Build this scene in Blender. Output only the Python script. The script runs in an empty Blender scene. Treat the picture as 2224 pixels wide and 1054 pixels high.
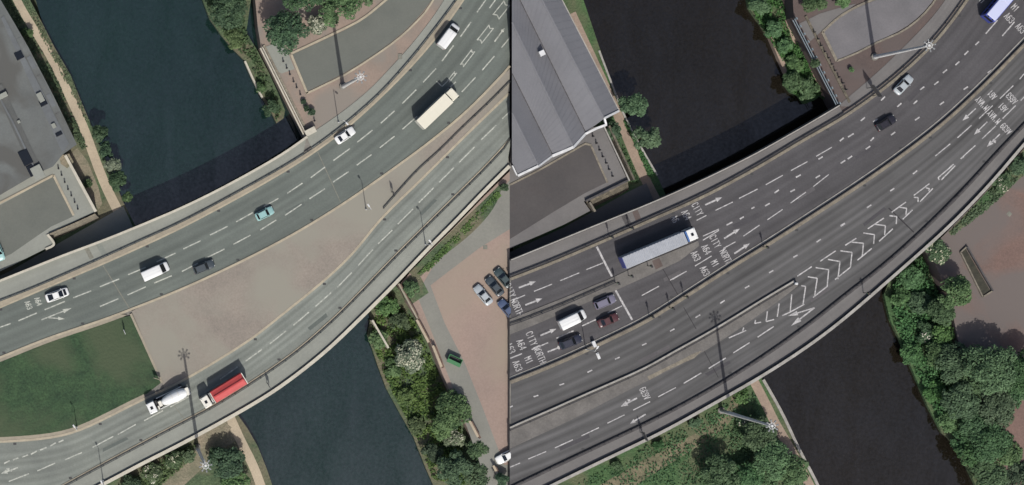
import bpy, bmesh, math, random
import numpy as np
from mathutils import Vector, Matrix
from mathutils.geometry import tessellate_polygon

# ------------------------------------------------------------------ camera, sky, sun, exposure
S = 0.095                      # metres per photo pixel on the road deck (z = 0)
NX, NY, CAMH = 200.0, 480.0, 380.0
SEAM = 1107.0
def P(px, py, z=0.0):          # photo pixel -> ground position at height z
    k = (CAMH - z) / CAMH
    return Vector(((NX + (px - NX) * k - 1112) * S, (527 - (NY + (py - NY) * k)) * S, z))

scn = bpy.context.scene
C = scn.collection
cam_d = bpy.data.cameras.new('aerial_camera')
cam = bpy.data.objects.new('aerial_camera', cam_d); C.objects.link(cam)
cam.location = ((NX - 1112) * S, (527 - NY) * S, CAMH)
cam_d.sensor_width = 36; cam_d.sensor_fit = 'HORIZONTAL'
cam_d.lens = 36 * CAMH / (2224 * S)
cam_d.shift_x = (1112 - NX) / 2224; cam_d.shift_y = (NY - 527) / 2224
cam_d.clip_start = 1; cam_d.clip_end = 5000
scn.camera = cam

SUN_EL = math.radians(50)
SHX, SHY = -0.15, 0.989        # direction in which shadows fall on the ground
wd = bpy.data.worlds.new('World'); scn.world = wd; wd.use_nodes = True
nt = wd.node_tree; nt.nodes.clear()
sky = nt.nodes.new('ShaderNodeTexSky'); sky.sky_type = 'NISHITA'; sky.sun_disc = False
sky.air_density = 0.8; sky.dust_density = 3.0; sky.ozone_density = 0.6
sky.sun_elevation = SUN_EL; sky.sun_rotation = math.atan2(-SHX, -SHY)
bg = nt.nodes.new('ShaderNodeBackground'); bg.inputs['Strength'].default_value = 0.1
ow = nt.nodes.new('ShaderNodeOutputWorld')
nt.links.new(sky.outputs[0], bg.inputs[0]); nt.links.new(bg.outputs[0], ow.inputs[0])
sd = bpy.data.lights.new('sun', 'SUN'); sd.energy = 3.25; sd.angle = math.radians(0.5); sd.color = (1.0, 0.975, 0.935)
sun = bpy.data.objects.new('sun', sd); C.objects.link(sun)
ld = Vector((SHX * math.cos(SUN_EL), SHY * math.cos(SUN_EL), -math.sin(SUN_EL))).normalized()
sun.rotation_euler = ld.to_track_quat('-Z', 'Y').to_euler()
scn.view_settings.view_transform = 'Standard'; scn.view_settings.look = 'None'
scn.view_settings.exposure = 0.6; scn.view_settings.gamma = 1.0
scn.render.resolution_x = 1024; scn.render.resolution_y = 485

rnd = random.Random(7); rng = np.random.default_rng(7)

# ------------------------------------------------------------------ helpers: materials
def lin(c):
    return tuple(((v / 255) / 12.92 if v / 255 <= 0.04045 else ((v / 255 + 0.055) / 1.055) ** 2.4) for v in c)
LIT = 1.66
def col(c): return tuple(min(0.85, v / LIT) for v in lin(c)) + (1,)

MATS = {}
def mat(name, c, c2=None, scale=0.35, rough=0.9, fine=0.12, streak=0.0, bump=0.0, spec=0.3, metal=0.0, coat=0.0, coord='Object', stain=None, stain_scale=0.05, detail=8):
    if name in MATS: return MATS[name]
    m = bpy.data.materials.new(name); MATS[name] = m; m.use_nodes = True
    n = m.node_tree.nodes; l = m.node_tree.links
    b = n['Principled BSDF']; b.inputs['Roughness'].default_value = rough
    b.inputs['Specular IOR Level'].default_value = spec; b.inputs['Metallic'].default_value = metal
    b.inputs['Coat Weight'].default_value = coat
    if c2 is None and fine == 0:
        b.inputs['Base Color'].default_value = col(c); return m
    c2 = c2 or tuple(v * 0.86 for v in c)
    g = n.new('ShaderNodeNewGeometry')
    t = n.new('ShaderNodeTexNoise'); t.inputs['Scale'].default_value = scale; t.inputs['Detail'].default_value = detail; t.inputs['Roughness'].default_value = 0.62
    l.new(g.outputs['Position'], t.inputs['Vector'])
    r = n.new('ShaderNodeValToRGB'); r.color_ramp.elements[0].position = 0.34; r.color_ramp.elements[1].position = 0.66
    r.color_ramp.elements[0].color = col(c2); r.color_ramp.elements[1].color = col(c)
    l.new(t.outputs[0], r.inputs[0]); out = r.outputs[0]
    def mul(prev, fac_socket, lo, hi):
        mr = n.new('ShaderNodeMapRange'); mr.inputs['From Min'].default_value = 0.3; mr.inputs['From Max'].default_value = 0.7
        mr.inputs['To Min'].default_value = lo; mr.inputs['To Max'].default_value = hi
        l.new(fac_socket, mr.inputs[0])
        v = n.new('ShaderNodeVectorMath'); v.operation = 'SCALE'; l.new(prev, v.inputs[0]); l.new(mr.outputs[0], v.inputs['Scale'])
        return v.outputs[0]
    if fine:
        f = n.new('ShaderNodeTexNoise'); f.inputs['Scale'].default_value = 2.6; f.inputs['Detail'].default_value = 4; f.inputs['Roughness'].default_value = 0.7
        l.new(g.outputs['Position'], f.inputs['Vector']); out = mul(out, f.outputs[0], 1 - fine, 1 + fine)
    if streak:
        uv = n.new('ShaderNodeUVMap'); mp = n.new('ShaderNodeMapping'); mp.inputs['Scale'].default_value = (0.02, 0.55, 1)
        l.new(uv.outputs[0], mp.inputs[0])
        s = n.new('ShaderNodeTexNoise'); s.inputs['Scale'].default_value = 1.0; s.inputs['Detail'].default_value = 3
        l.new(mp.outputs[0], s.inputs['Vector']); out = mul(out, s.outputs[0], 1 - streak, 1 + streak)
        sx = n.new('ShaderNodeSeparateXYZ'); l.new(uv.outputs[0], sx.inputs[0])
        ph = n.new('ShaderNodeMath'); ph.operation = 'MULTIPLY_ADD'; ph.inputs[1].default_value = 3.6; l.new(sx.outputs[1], ph.inputs[0]); l.new(s.outputs[0], ph.inputs[2])
        sn = n.new('ShaderNodeMath'); sn.operation = 'SINE'; l.new(ph.outputs[0], sn.inputs[0])
        hf = n.new('ShaderNodeMath'); hf.operation = 'MULTIPLY_ADD'; hf.inputs[1].default_value = 0.2; hf.inputs[2].default_value = 0.5; l.new(sn.outputs[0], hf.inputs[0])
        out = mul(out, hf.outputs[0], 1 - streak * .4, 1 + streak * .4)
    if stain:
        s = n.new('ShaderNodeTexNoise'); s.inputs['Scale'].default_value = stain_scale; s.inputs['Detail'].default_value = 6; s.inputs['Distortion'].default_value = 0.6
        l.new(g.outputs['Position'], s.inputs['Vector'])
        rr = n.new('ShaderNodeValToRGB'); rr.color_ramp.elements[0].position = 0.46; rr.color_ramp.elements[1].position = 0.60
        l.new(s.outputs[0], rr.inputs[0])
        mx = n.new('ShaderNodeMix'); mx.data_type = 'RGBA'; l.new(rr.outputs[0], mx.inputs[0]); l.new(out, mx.inputs[6]); mx.inputs[7].default_value = col(stain)
        out = mx.outputs[2]
    l.new(out, b.inputs['Base Color'])
    if bump:
        bp = n.new('ShaderNodeBump'); bp.inputs['Strength'].default_value = bump; bp.inputs['Distance'].default_value = 0.3
        f2 = n.new('ShaderNodeTexNoise'); f2.inputs['Scale'].default_value = 1.8; f2.inputs['Detail'].default_value = 6
        l.new(g.outputs['Position'], f2.inputs['Vector']); l.new(f2.outputs[0], bp.inputs['Height']); l.new(bp.outputs[0], b.inputs['Normal'])
    return m

def plain(name, c, rough=0.5, metal=0.0, spec=0.5, coat=0.0):
    return mat(name, c, fine=0, rough=rough, metal=metal, spec=spec, coat=coat)

def leaf_mat(name, dark, light, scale=0.7):
    if name in MATS: return MATS[name]
    m = bpy.data.materials.new(name); MATS[name] = m; m.use_nodes = True
    n = m.node_tree.nodes; l = m.node_tree.links; b = n['Principled BSDF']
    b.inputs['Roughness'].default_value = 0.7; b.inputs['Specular IOR Level'].default_value = 0.2
    g = n.new('ShaderNodeNewGeometry'); t = n.new('ShaderNodeTexNoise'); t.inputs['Scale'].default_value = scale; t.inputs['Detail'].default_value = 5
    l.new(g.outputs['Position'], t.inputs['Vector'])
    ad = n.new('ShaderNodeMath'); ad.operation = 'MULTIPLY_ADD'; l.new(g.outputs['Random Per Island'], ad.inputs[0]); ad.inputs[1].default_value = 0.35
    l.new(t.outputs[0], ad.inputs[2])
    r = n.new('ShaderNodeValToRGB'); r.color_ramp.elements[0].position = 0.42; r.color_ramp.elements[1].position = 0.92
    r.color_ramp.elements[0].color = col(dark); r.color_ramp.elements[1].color = col(light)
    l.new(ad.outputs[0], r.inputs[0])
    oi = n.new('ShaderNodeObjectInfo'); hv = n.new('ShaderNodeHueSaturation')
    for k_, lo_, hi_ in (('Hue', .475, .515), ('Saturation', .8, 1.12), ('Value', .85, 1.22)):
        q_ = n.new('ShaderNodeMath'); q_.operation = 'MULTIPLY'; l.new(oi.outputs['Random'], q_.inputs[0]); q_.inputs[1].default_value = {'Hue': 7.31, 'Saturation': 13.7, 'Value': 3.17}[k_]
        fr_ = n.new('ShaderNodeMath'); fr_.operation = 'FRACT'; l.new(q_.outputs[0], fr_.inputs[0])
        mr_ = n.new('ShaderNodeMapRange'); mr_.inputs['To Min'].default_value = lo_; mr_.inputs['To Max'].default_value = hi_; l.new(fr_.outputs[0], mr_.inputs[0]); l.new(mr_.outputs[0], hv.inputs[k_])
    l.new(r.outputs[0], hv.inputs['Color']); r = hv; l.new(r.outputs[0], b.inputs['Base Color'])
    tr = n.new('ShaderNodeBsdfTranslucent'); l.new(r.outputs[0], tr.inputs[0])
    mx = n.new('ShaderNodeMixShader'); mx.inputs[0].default_value = 0.25
    l.new(b.outputs[0], mx.inputs[1]); l.new(tr.outputs[0], mx.inputs[2]); l.new(mx.outputs[0], n['Material Output'].inputs[0])
    return m

def water_mat(name, c, c2, refl=0.12):
    m = mat(name, c, c2, scale=0.035, rough=0.6, fine=0.2, spec=0.0, detail=5)
    n = m.node_tree.nodes; l = m.node_tree.links
    bp = n.new('ShaderNodeBump'); bp.inputs['Strength'].default_value = 0.12; bp.inputs['Distance'].default_value = 0.05
    g = n.new('ShaderNodeNewGeometry'); t = n.new('ShaderNodeTexNoise'); t.inputs['Scale'].default_value = 0.8; t.inputs['Detail'].default_value = 5
    l.new(g.outputs['Position'], t.inputs[0]); l.new(t.outputs[0], bp.inputs['Height']); l.new(bp.outputs[0], n['Principled BSDF'].inputs['Normal'])
    gl = n.new('ShaderNodeBsdfGlossy'); gl.inputs['Roughness'].default_value = 0.06; l.new(bp.outputs[0], gl.inputs['Normal'])
    mx = n.new('ShaderNodeMixShader'); 
    mp = n.new('ShaderNodeMapping'); mp.inputs['Scale'].default_value = (.16, .05, .1); mp.inputs['Rotation'].default_value = (0, 0, .5); l.new(g.outputs['Position'], mp.inputs[0])
    w1 = n.new('ShaderNodeTexNoise'); w1.inputs['Scale'].default_value = 1.0; w1.inputs['Detail'].default_value = 6; w1.inputs['Distortion'].default_value = .8; l.new(mp.outputs[0], w1.inputs['Vector'])
    w2 = n.new('ShaderNodeTexNoise'); w2.inputs['Scale'].default_value = 1.6; w2.inputs['Detail'].default_value = 3; l.new(g.outputs['Position'], w2.inputs['Vector'])
    ad = n.new('ShaderNodeMath'); ad.operation = 'ADD'; l.new(w1.outputs[0], ad.inputs[0]); l.new(w2.outputs[0], ad.inputs[1])
    mr = n.new('ShaderNodeMapRange'); mr.inputs['From Min'].default_value = .6; mr.inputs['From Max'].default_value = 1.4; mr.inputs['To Min'].default_value = refl * .55; mr.inputs['To Max'].default_value = refl * 1.45; l.new(ad.outputs[0], mr.inputs[0])
    l.new(mr.outputs[0], mx.inputs[0]); l.new(n['Principled BSDF'].outputs[0], mx.inputs[1]); l.new(gl.outputs[0], mx.inputs[2]); l.new(mx.outputs[0], n['Material Output'].inputs[0])
    return m

# ------------------------------------------------------------------ helpers: objects
def tag(o, label=None, cat=None, group=None, kind=None):
    if label: o['label'] = label
    if cat: o['category'] = cat
    if group: o['group'] = group
    if kind: o['kind'] = kind
    return o
def link(name, me, m=None, parent=None):
    o = bpy.data.objects.new(name, me); C.objects.link(o)
    if m is not None and me is not None and len(me.materials) == 0: me.materials.append(m)
    if parent is not None: o.parent = parent
    return o
def empty(name, loc=(0, 0, 0), rz=0.0):
    o = bpy.data.objects.new(name, None); C.objects.link(o); o.location = loc; o.rotation_euler = (0, 0, rz); o.empty_display_size = 0.3
    return o
def local(o_parent, vs):       # world points -> the (translation only) frame of a parent
    if o_parent is None: return vs
    t = o_parent.location
    while o_parent.parent is not None:
        o_parent = o_parent.parent; t = t + o_parent.location
    return [Vector(v) - t for v in vs]
def mesh(name, vs, fs, uv=None):
    me = bpy.data.meshes.new(name); me.from_pydata([tuple(v) for v in vs], [], fs); 
    if uv is not None:
        lay = me.uv_layers.new(name='UVMap')
        for lp in me.loops: lay.data[lp.index].uv = uv[lp.vertex_index]
    me.update(); return me
def bm_mesh(name, bm):
    me = bpy.data.meshes.new(name); bmesh.ops.recalc_face_normals(bm, faces=bm.faces); bm.to_mesh(me); bm.free(); return me

def smooth(pts, n=None, it=2):
    pts = [Vector((p[0], p[1])) for p in pts]
    if len(pts) == 2: return pts
    ext = [2 * pts[0] - pts[1]] + pts + [2 * pts[-1] - pts[-2]]
    out = []
    for i in range(1, len(ext) - 2):
        p0, p1, p2, p3 = ext[i - 1:i + 3]
        for j in range(8):
            t = j / 8
            out.append(0.5 * ((2 * p1) + (p2 - p0) * t + (2 * p0 - 5 * p1 + 4 * p2 - p3) * t * t + (3 * p1 - p0 - 3 * p2 + p3) * t ** 3))
    out.append(pts[-1])
    out = resample(out, n or max(16, int(arclen(out) / 22)))
    for _ in range(it):
        out = [out[0]] + [(out[i - 1] + 2 * out[i] + out[i + 1]) / 4 for i in range(1, len(out) - 1)] + [out[-1]]
    return out
def arclen(p): return sum((p[i + 1] - p[i]).length for i in range(len(p) - 1))
def resample(p, n):
    p = [Vector(q[:2]) for q in p]
    d = [0]
    for i in range(len(p) - 1): d.append(d[-1] + (p[i + 1] - p[i]).length)
    out = []; j = 0
    for k in range(n):
        t = d[-1] * k / (n - 1)
        while j < len(p) - 2 and d[j + 1] < t: j += 1
        f = (t - d[j]) / max(1e-9, d[j + 1] - d[j]); out.append(p[j].lerp(p[j + 1], min(1, max(0, f))))
    return out
def offset(p, d):              # d > 0: to the right of the running direction as seen in the photo (down for a line running right)
    p = [Vector(q[:2]) for q in p]; out = []
    for i in range(len(p)):
        t = (p[min(i + 1, len(p) - 1)] - p[max(i - 1, 0)]).normalized(); dd = d[i] if isinstance(d, list) else d
        out.append(p[i] + Vector((-t.y, t.x)) * dd)
    return out
def clip_seam(p, side):        # keep a pixel polyline on its side of the seam between the two views
    out = []
    for q in p:
        x = min(q[0], SEAM) if side == 'L' else max(q[0], SEAM)
        out.append(Vector((x, q[1])))
    return out

def band(name, A, B, z, m, thick=0.0, parent=None, zref=None, n=None, z2=None):
    """strip of surface between two pixel polylines, top at z (far line z2), optional vertical sides"""
    n = n or max(len(A), len(B)); A = resample(A, n); B = resample(B, n); zr = z if zref is None else zref
    vs = []; uv = []; u = 0; prev = None; zb = z if z2 is None else z2
    for a, b in zip(A, B):
        pa = P(a.x, a.y, zr); pb = P(b.x, b.y, zr if z2 is None else z2); pa.z = z; pb.z = zb
        mid = (pa + pb) / 2
        if prev is not None: u += (mid - prev).length
        prev = mid; w = (pa - pb).length
        vs += [pa, pb]; uv += [(u, 0), (u, w)]
    fs = [(2 * i, 2 * i + 1, 2 * i + 3, 2 * i + 2) for i in range(n - 1)]
    if thick:
        o = len(vs)
        for v, t in zip(list(vs), list(uv)): vs.append(v - Vector((0, 0, thick))); uv.append(t)
        for i in range(n - 1):
            a, b, c, d = 2 * i, 2 * i + 2, o + 2 * i + 2, o + 2 * i
            fs += [(a, b, c, d), (a + 1, d + 1, c + 1, b + 1), (d, c, c + 1, d + 1)]
        fs += [(0, o, o + 1, 1), (2 * n - 2, 2 * n - 1, o + 2 * n - 1, o + 2 * n - 2)]
    me = mesh(name, local(parent, vs), fs, uv)
    return link(name, me, m, parent)

def prism(name, pts, z, m, depth=0.0, parent=None, zref=None):
    zr = z if zref is None else zref
    vs = [P(p[0], p[1], zr) for p in pts]
    for v in vs: v.z = z
    tris = tessellate_polygon([[Vector((v.x, v.y, 0)) for v in vs]])
    fs = []
    for t in tris:
        a, b, c = t; nrm = (vs[b] - vs[a]).cross(vs[c] - vs[a]).z
        fs.append((a, b, c) if nrm > 0 else (a, c, b))
    if depth:
        k = len(vs); area = sum(vs[i].x * vs[(i + 1) % k].y - vs[(i + 1) % k].x * vs[i].y for i in range(k))
        vs = vs + [v - Vector((0, 0, depth)) for v in vs]
        for i in range(k):
            j = (i + 1) % k
            fs.append((i, i + k, j + k, j) if area > 0 else (i, j, j + k, i + k))
        fs += [(c + k, b + k, a + k) for a, b, c in fs[:len(tris)]]
    return link(name, mesh(name, local(parent, vs), fs), m, parent)

def wall_band(name, A, w, z0, z1, m, parent=None, d=0.0):
    """upright wall of pixel width w along polyline A, shifted by d pixels"""
    return band(name, offset(A, d - w / 2), offset(A, d + w / 2), z1, m, thick=z1 - z0, parent=parent, zref=z0)

def bev_box(name, m, x0, x1, y0, y1, z0, z1, bev=0.04, parent=None, seg=2, taper=None):
    bm = bmesh.new(); bmesh.ops.create_cube(bm, size=1)
    for v in bm.verts:
        top = v.co.z > 0
        v.co = Vector((x0 + (v.co.x + 0.5) * (x1 - x0), y0 + (v.co.y + 0.5) * (y1 - y0), z0 + (v.co.z + 0.5) * (z1 - z0)))
        if taper and top:
            cx, cy = (x0 + x1) / 2, (y0 + y1) / 2
            v.co.x = cx + (v.co.x - cx) * taper[0] + (taper[2] if len(taper) > 2 else 0); v.co.y = cy + (v.co.y - cy) * taper[1]
    if bev: bmesh.ops.bevel(bm, geom=bm.edges[:], offset=bev, segments=seg, affect='EDGES', profile=0.5)
    return link(name, bm_mesh(name, bm), m, parent)

def tube(name, pts, radii, m, parent=None, seg=8):
    bm = bmesh.new(); rings = []
    pts = [Vector(p) for p in pts]
    for i, p in enumerate(pts):
        t = (pts[min(i + 1, len(pts) - 1)] - pts[max(i - 1, 0)]).normalized()
        a = t.orthogonal().normalized() if abs(t.z) < 0.99 else Vector((1, 0, 0)); b = t.cross(a)
        r = radii[i] if hasattr(radii, '__len__') else radii
        rings.append([bm.verts.new(p + (a * math.cos(k / seg * 2 * math.pi) + b * math.sin(k / seg * 2 * math.pi)) * r) for k in range(seg)])
    for i in range(len(rings) - 1):
        for k in range(seg):
            bm.faces.new((rings[i][k], rings[i][(k + 1) % seg], rings[i + 1][(k + 1) % seg], rings[i + 1][k]))
    bm.faces.new(rings[0]); bm.faces.new(rings[-1])
    return link(name, bm_mesh(name, bm), m, parent)

def loft(name, rings, m, parent=None, smoothed=False):
    bm = bmesh.new(); R = [[bm.verts.new(p) for p in r] for r in rings]; k = len(rings[0])
    for i in range(len(R) - 1):
        for j in range(k): bm.faces.new((R[i][j], R[i][(j + 1) % k], R[i + 1][(j + 1) % k], R[i + 1][j]))
    bm.faces.new(R[0]); bm.faces.new(R[-1])
    me = bm_mesh(name, bm)
    if smoothed:
        for p in me.polygons: p.use_smooth = True
    return link(name, me, m, parent)

def copy_part(src, parent, loc, rz=0.0):
    c = src.copy(); C.objects.link(c); c.parent = parent; c.location = loc; c.rotation_euler = (0, 0, rz); return c

def copy_tree(o, parent=None):
    c = o.copy(); C.objects.link(c); c.parent = parent
    for ch in list(o.children): copy_tree(ch, c)
    return c

def ord_(i): return ['first', 'second', 'third', 'fourth', 'fifth', 'sixth', 'seventh', 'eighth', 'ninth', 'tenth', 'eleventh'][i]

def Zm(x0, y0):                # measured in an enlarged window whose corner is (x0, y0)
    return lambda u, v: (x0 + u / 2.9275, y0 + v / 2.9275)

# ------------------------------------------------------------------ materials
M = dict(
  aspL=mat('asphalt_left', (109, 115, 108), (100, 106, 100), 0.12, streak=0.15, fine=0.1),
  aspLS=mat('asphalt_left_south', (135, 139, 130), (120, 124, 117), 0.12, streak=0.2, fine=0.1),
  aspLin=mat('asphalt_service_left', (113, 115, 107), (103, 106, 99), 0.12, fine=0.06),
  footL=mat('footway_left', (150, 152, 142), (138, 140, 131), 0.15, streak=0.05, fine=0.06),
  vergeL=mat('concrete_edge_left', (168, 158, 138), (148, 140, 124), 0.3, fine=0.1),
  kerbL=mat('kerb_left', (184, 173, 150), (164, 154, 134), 0.5, fine=0.1),
  paveL=mat('block_paving_left', (153, 143, 131), (137, 129, 119), 0.1, fine=0.14, stain=(148, 144, 131), stain_scale=0.05),
  paveLB=mat('brown_paving_left', (156, 138, 124), (140, 126, 114), 0.15, fine=0.1, stain=(138, 130, 120), stain_scale=0.12),
  grass=mat('mown_grass_left', (62, 86, 56), (46, 68, 46), 0.3, fine=0.4, stain=(74, 86, 62), stain_scale=0.06, bump=0.5),
  bankL=mat('rough_bank_left', (92, 108, 76), (66, 84, 60), 0.2, fine=0.35, bump=0.8, stain=(112, 108, 86), stain_scale=0.11),
  brickL=mat('brick_paving_left', (163, 142, 129), (150, 132, 121), 0.05, fine=0.11, stain=(156, 142, 126), stain_scale=0.04),
  brickLg=mat('grey_paving_left', (140, 139, 129), (128, 127, 119), 0.08, fine=0.07),
  pathL=mat('gravel_path_left', (192, 177, 152), (174, 160, 138), 0.2, fine=0.12),
  dirtL=mat('bare_earth_left', (150, 138, 118), (112, 112, 90), 0.25, fine=0.25, bump=0.5),
  copeL=mat('stone_coping_left', (204, 198, 180), (186, 180, 164), 0.5, fine=0.1),
  stoneL=mat('stone_wall_left', (150, 142, 124), (122, 116, 104), 0.8, fine=0.25, bump=0.6),
  darkrail=mat('dark_rail', (70, 74, 72), (60, 64, 62), 1, fine=0.1, rough=0.6),
  roofL=mat('felt_roof_left', (112, 115, 112), (99, 102, 100), 0.12, fine=0.08, stain=(92, 92, 88), stain_scale=0.1),
  waterL=water_mat('river_water_left', (26, 46, 42), (20, 39, 36), 0.078),
  waterR=water_mat('river_water_right', (33, 29, 23), (27, 24, 19), 0.052),
  aspR=mat('asphalt_right', (87, 85, 86), (78, 76, 77), 0.12, streak=0.15, fine=0.12),
  aspRM=mat('asphalt_right_main', (95, 94, 93), (86, 85, 84), 0.1, streak=0.3, fine=0.06),
  footR=mat('footway_right', (120, 117, 114), (110, 107, 105), 0.15, fine=0.06, streak=0.05),
  sandR=mat('gritty_edge_right', (144, 136, 120), (116, 109, 98), 0.5, fine=0.25),
  islandR=mat('island_paving_right', (122, 118, 113), (103, 100, 96), 0.3, fine=0.15),
  paveRB=mat('brown_paving_right', (104, 90, 84), (90, 79, 75), 0.15, fine=0.12, stain=(98, 88, 84), stain_scale=0.12),
  aspRin=mat('asphalt_service_right', (122, 119, 120), (108, 106, 107), 0.15, fine=0.08),
  brickR=mat('brick_paving_right', (128, 104, 94), (114, 94, 86), 0.12, fine=0.18, stain=(112, 103, 98), stain_scale=0.06),
  terraceR=mat('terrace_asphalt_right', (88, 84, 82), (78, 75, 74), 0.12, fine=0.08, stain=(84, 78, 75), stain_scale=0.08),
  bankR=mat('rough_bank_right', (80, 108, 66), (58, 86, 52), 0.25, fine=0.35, bump=0.8, stain=(98, 104, 76), stain_scale=0.09),
  trailR=mat('trodden_grass_right', (134, 124, 100), (100, 100, 76), 0.35, fine=0.3, bump=0.4),
  pathR=mat('gravel_path_right', (172, 152, 134), (150, 132, 116), 0.3, fine=0.15),
  copeR=mat('concrete_coping_right', (176, 172, 164), (150, 146, 138), 0.5, fine=0.15),
  stoneR=mat('rough_stone_right', (122, 114, 98), (82, 78, 68), 0.9, fine=0.3, bump=0.8),
  barrier=mat('grey_barrier_right', (92, 89, 88), (72, 70, 70), 0.8, fine=0.2),
  blackrail=plain('black_painted_steel', (34, 32, 35), 0.6),
  roofR=mat('profiled_steel_roof', (127, 127, 130), (117, 117, 120), 0.1, fine=0.05, rough=0.6, spec=0.3),
  whitetrim=mat('white_trim', (228, 228, 226), (206, 206, 204), 0.8, fine=0.06, rough=0.6),
  brickwall=mat('dull_brick_wall', (120, 98, 84), (98, 80, 70), 0.6, fine=0.2),
  paintL=mat('road_paint_left', (204, 205, 192), (148, 151, 142), 1.6, fine=0.22),
  paintR=mat('road_paint_right', (208, 205, 202), (150, 148, 147), 1.6, fine=0.25),
  joint=mat('dark_joint', (134, 132, 120), (118, 118, 108), 0.8, fine=0.2),
  jointR=mat('dark_joint_right', (54, 51, 53), (46, 44, 46), 0.8, fine=0.2),
  steel=plain('galvanised_steel', (214, 214, 210), 0.5, 0.0),
  concrete=mat('pier_concrete', (140, 136, 128), (120, 117, 110), 0.5),
  earth=mat('low_ground', (92, 98, 76), (70, 80, 60), 0.05, fine=0.2),
  glass=plain('dark_glass', (24, 28, 32), 0.12, 0, 0.6),
  tyre=plain('tyre_rubber', (26, 26, 27), 0.85),
  rim=plain('wheel_rim', (150, 150, 152), 0.4, 0.7),
  chassis=plain('chassis_black', (40, 40, 42), 0.7),
  lampw=plain('lamp_lens', (226, 226, 220), 0.25),
  lampr=plain('red_lens', (150, 26, 22), 0.3),
  bark=mat('bark', (92, 78, 62), (66, 56, 46), 1.5, fine=0.3),
  lf1=leaf_mat('leaf_mid_green', (58, 80, 54), (112, 136, 94)),
  lf2=leaf_mat('leaf_dark_green', (48, 72, 52), (92, 120, 84)),
  lf3=leaf_mat('leaf_bright_green', (60, 90, 50), (116, 146, 86)),
  lf4=leaf_mat('leaf_pale_green', (86, 104, 78), (140, 152, 122)),
  lr1=leaf_mat('leaf_right_green', (62, 90, 58), (104, 136, 92)),
  lr2=leaf_mat('leaf_right_bright', (58, 92, 52), (102, 144, 86)),
  lr3=leaf_mat('leaf_right_olive', (62, 86, 58), (104, 128, 92)),
  blossom=leaf_mat('cream_blossom', (190, 188, 160), (232, 230, 206)),
)

# ------------------------------------------------------------------ traced lines (photo pixels, road level)
X0, X1 = -160, 2390
L1 = smooth([(X0, 672), (0, 608), (70, 580), (137, 553), (215, 524), (290, 494), (400, 447), (500, 397), (608, 336), (665, 296)])
L1e = smooth([(665, 296), (700, 274), (740, 246), (800, 198), (840, 156), (890, 102), (938, 41), (965, 0), (1040, -130)])
L2 = smooth([(X0, 718), (0, 654), (68, 628), (215, 564), (290, 530), (400, 480), (537, 407), (639, 349), (700, 308), (745, 274), (797, 230), (835, 194), (897, 124), (951, 55), (992, 0), (1080, -130)])
L3 = smooth([(X0, 735), (0, 670), (89, 632), (222, 576), (307, 538), (400, 494), (537, 421), (640, 361), (707, 316), (760, 275), (828, 213), (897, 143), (951, 80), (1009, 0), (1090, -130)])
L4 = smooth([(X0, 836), (0, 774), (102, 733), (219, 694), (280, 671), (400, 623), (537, 559), (653, 497), (760, 430), (862, 358), (931, 307), (1016, 236), (1107, 142)])
L6 = smooth([(X0, 966), (0, 962), (96, 955), (150, 945), (195, 928), (307, 872), (400, 828), (537, 745), (602, 695), (707, 610), (770, 550), (828, 478), (907, 401), (968, 340), (1054, 256), (1107, 205)])
L7 = smooth([(X0, 1190), (0, 1120), (133, 1054), (178, 1029), (307, 960), (400, 911), (451, 885), (550, 824), (639, 762), (718, 694), (762, 651), (862, 548), (965, 446), (1057, 355), (1107, 300)])
L9 = smooth([(X0, 1250), (0, 1170), (222, 1056), (307, 1011), (400, 964), (513, 902), (605, 846), (707, 767), (798, 680), (856, 622), (924, 550), (985, 489), (1050, 421), (1107, 364)])

R1 = smooth([(1107, 564), (1200, 526), (1305, 483), (1407, 442), (1500, 401), (1583, 361), (1631, 337), (1699, 299), (1760, 264), (1819, 229)])
R2 = smooth([(1107, 601), (1200, 565), (1319, 514), (1407, 475), (1500, 434), (1580, 394), (1679, 338), (1733, 305), (1824, 253), (1890, 208), (1954, 157), (2029, 85), (2094, 0), (2180, -130)])
R4 = smooth([(1107, 825), (1190, 792), (1271, 756), (1397, 695), (1460, 656), (1583, 577), (1658, 531), (1767, 461), (1860, 400), (1950, 337), (2043, 265), (2131, 184), (2224, 89), (X1, -80)])
R5 = smooth([(1107, 933), (1190, 897), (1271, 861), (1400, 804), (1460, 770), (1528, 733), (1597, 692), (1660, 653), (1726, 614)])
R6 = smooth([(1107, 975), (1237, 914), (1330, 866), (1407, 827), (1460, 802), (1540, 757), (1600, 718), (1640, 690), (1700, 648), (1733, 621)])
R7 = smooth([(1107, 1060), (1237, 998), (1373, 934), (1460, 891), (1562, 834), (1665, 769), (1767, 696), (1824, 650), (1926, 570), (2015, 489), (2097, 407), (2155, 343), (2224, 270), (X1, 95)])
R8 = smooth([(1107, 1100), (1196, 1056), (1305, 1003), (1401, 957), (1460, 927), (1562, 870), (1651, 819), (1747, 757), (1829, 695), (1937, 602), (2049, 502), (2131, 419), (2190, 352), (2224, 312), (X1, 130)])

# ------------------------------------------------------------------ ground, water, banks
WZ = -6.4                       # water level
def structure(o): o['kind'] = 'structure'; return o
g = 2400
structure(link('ground', mesh('ground', [(-g, -g, -8), (g, -g, -8), (g, g, -8), (-g, g, -8)], [(0, 1, 2, 3)]), M['earth']))

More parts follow.
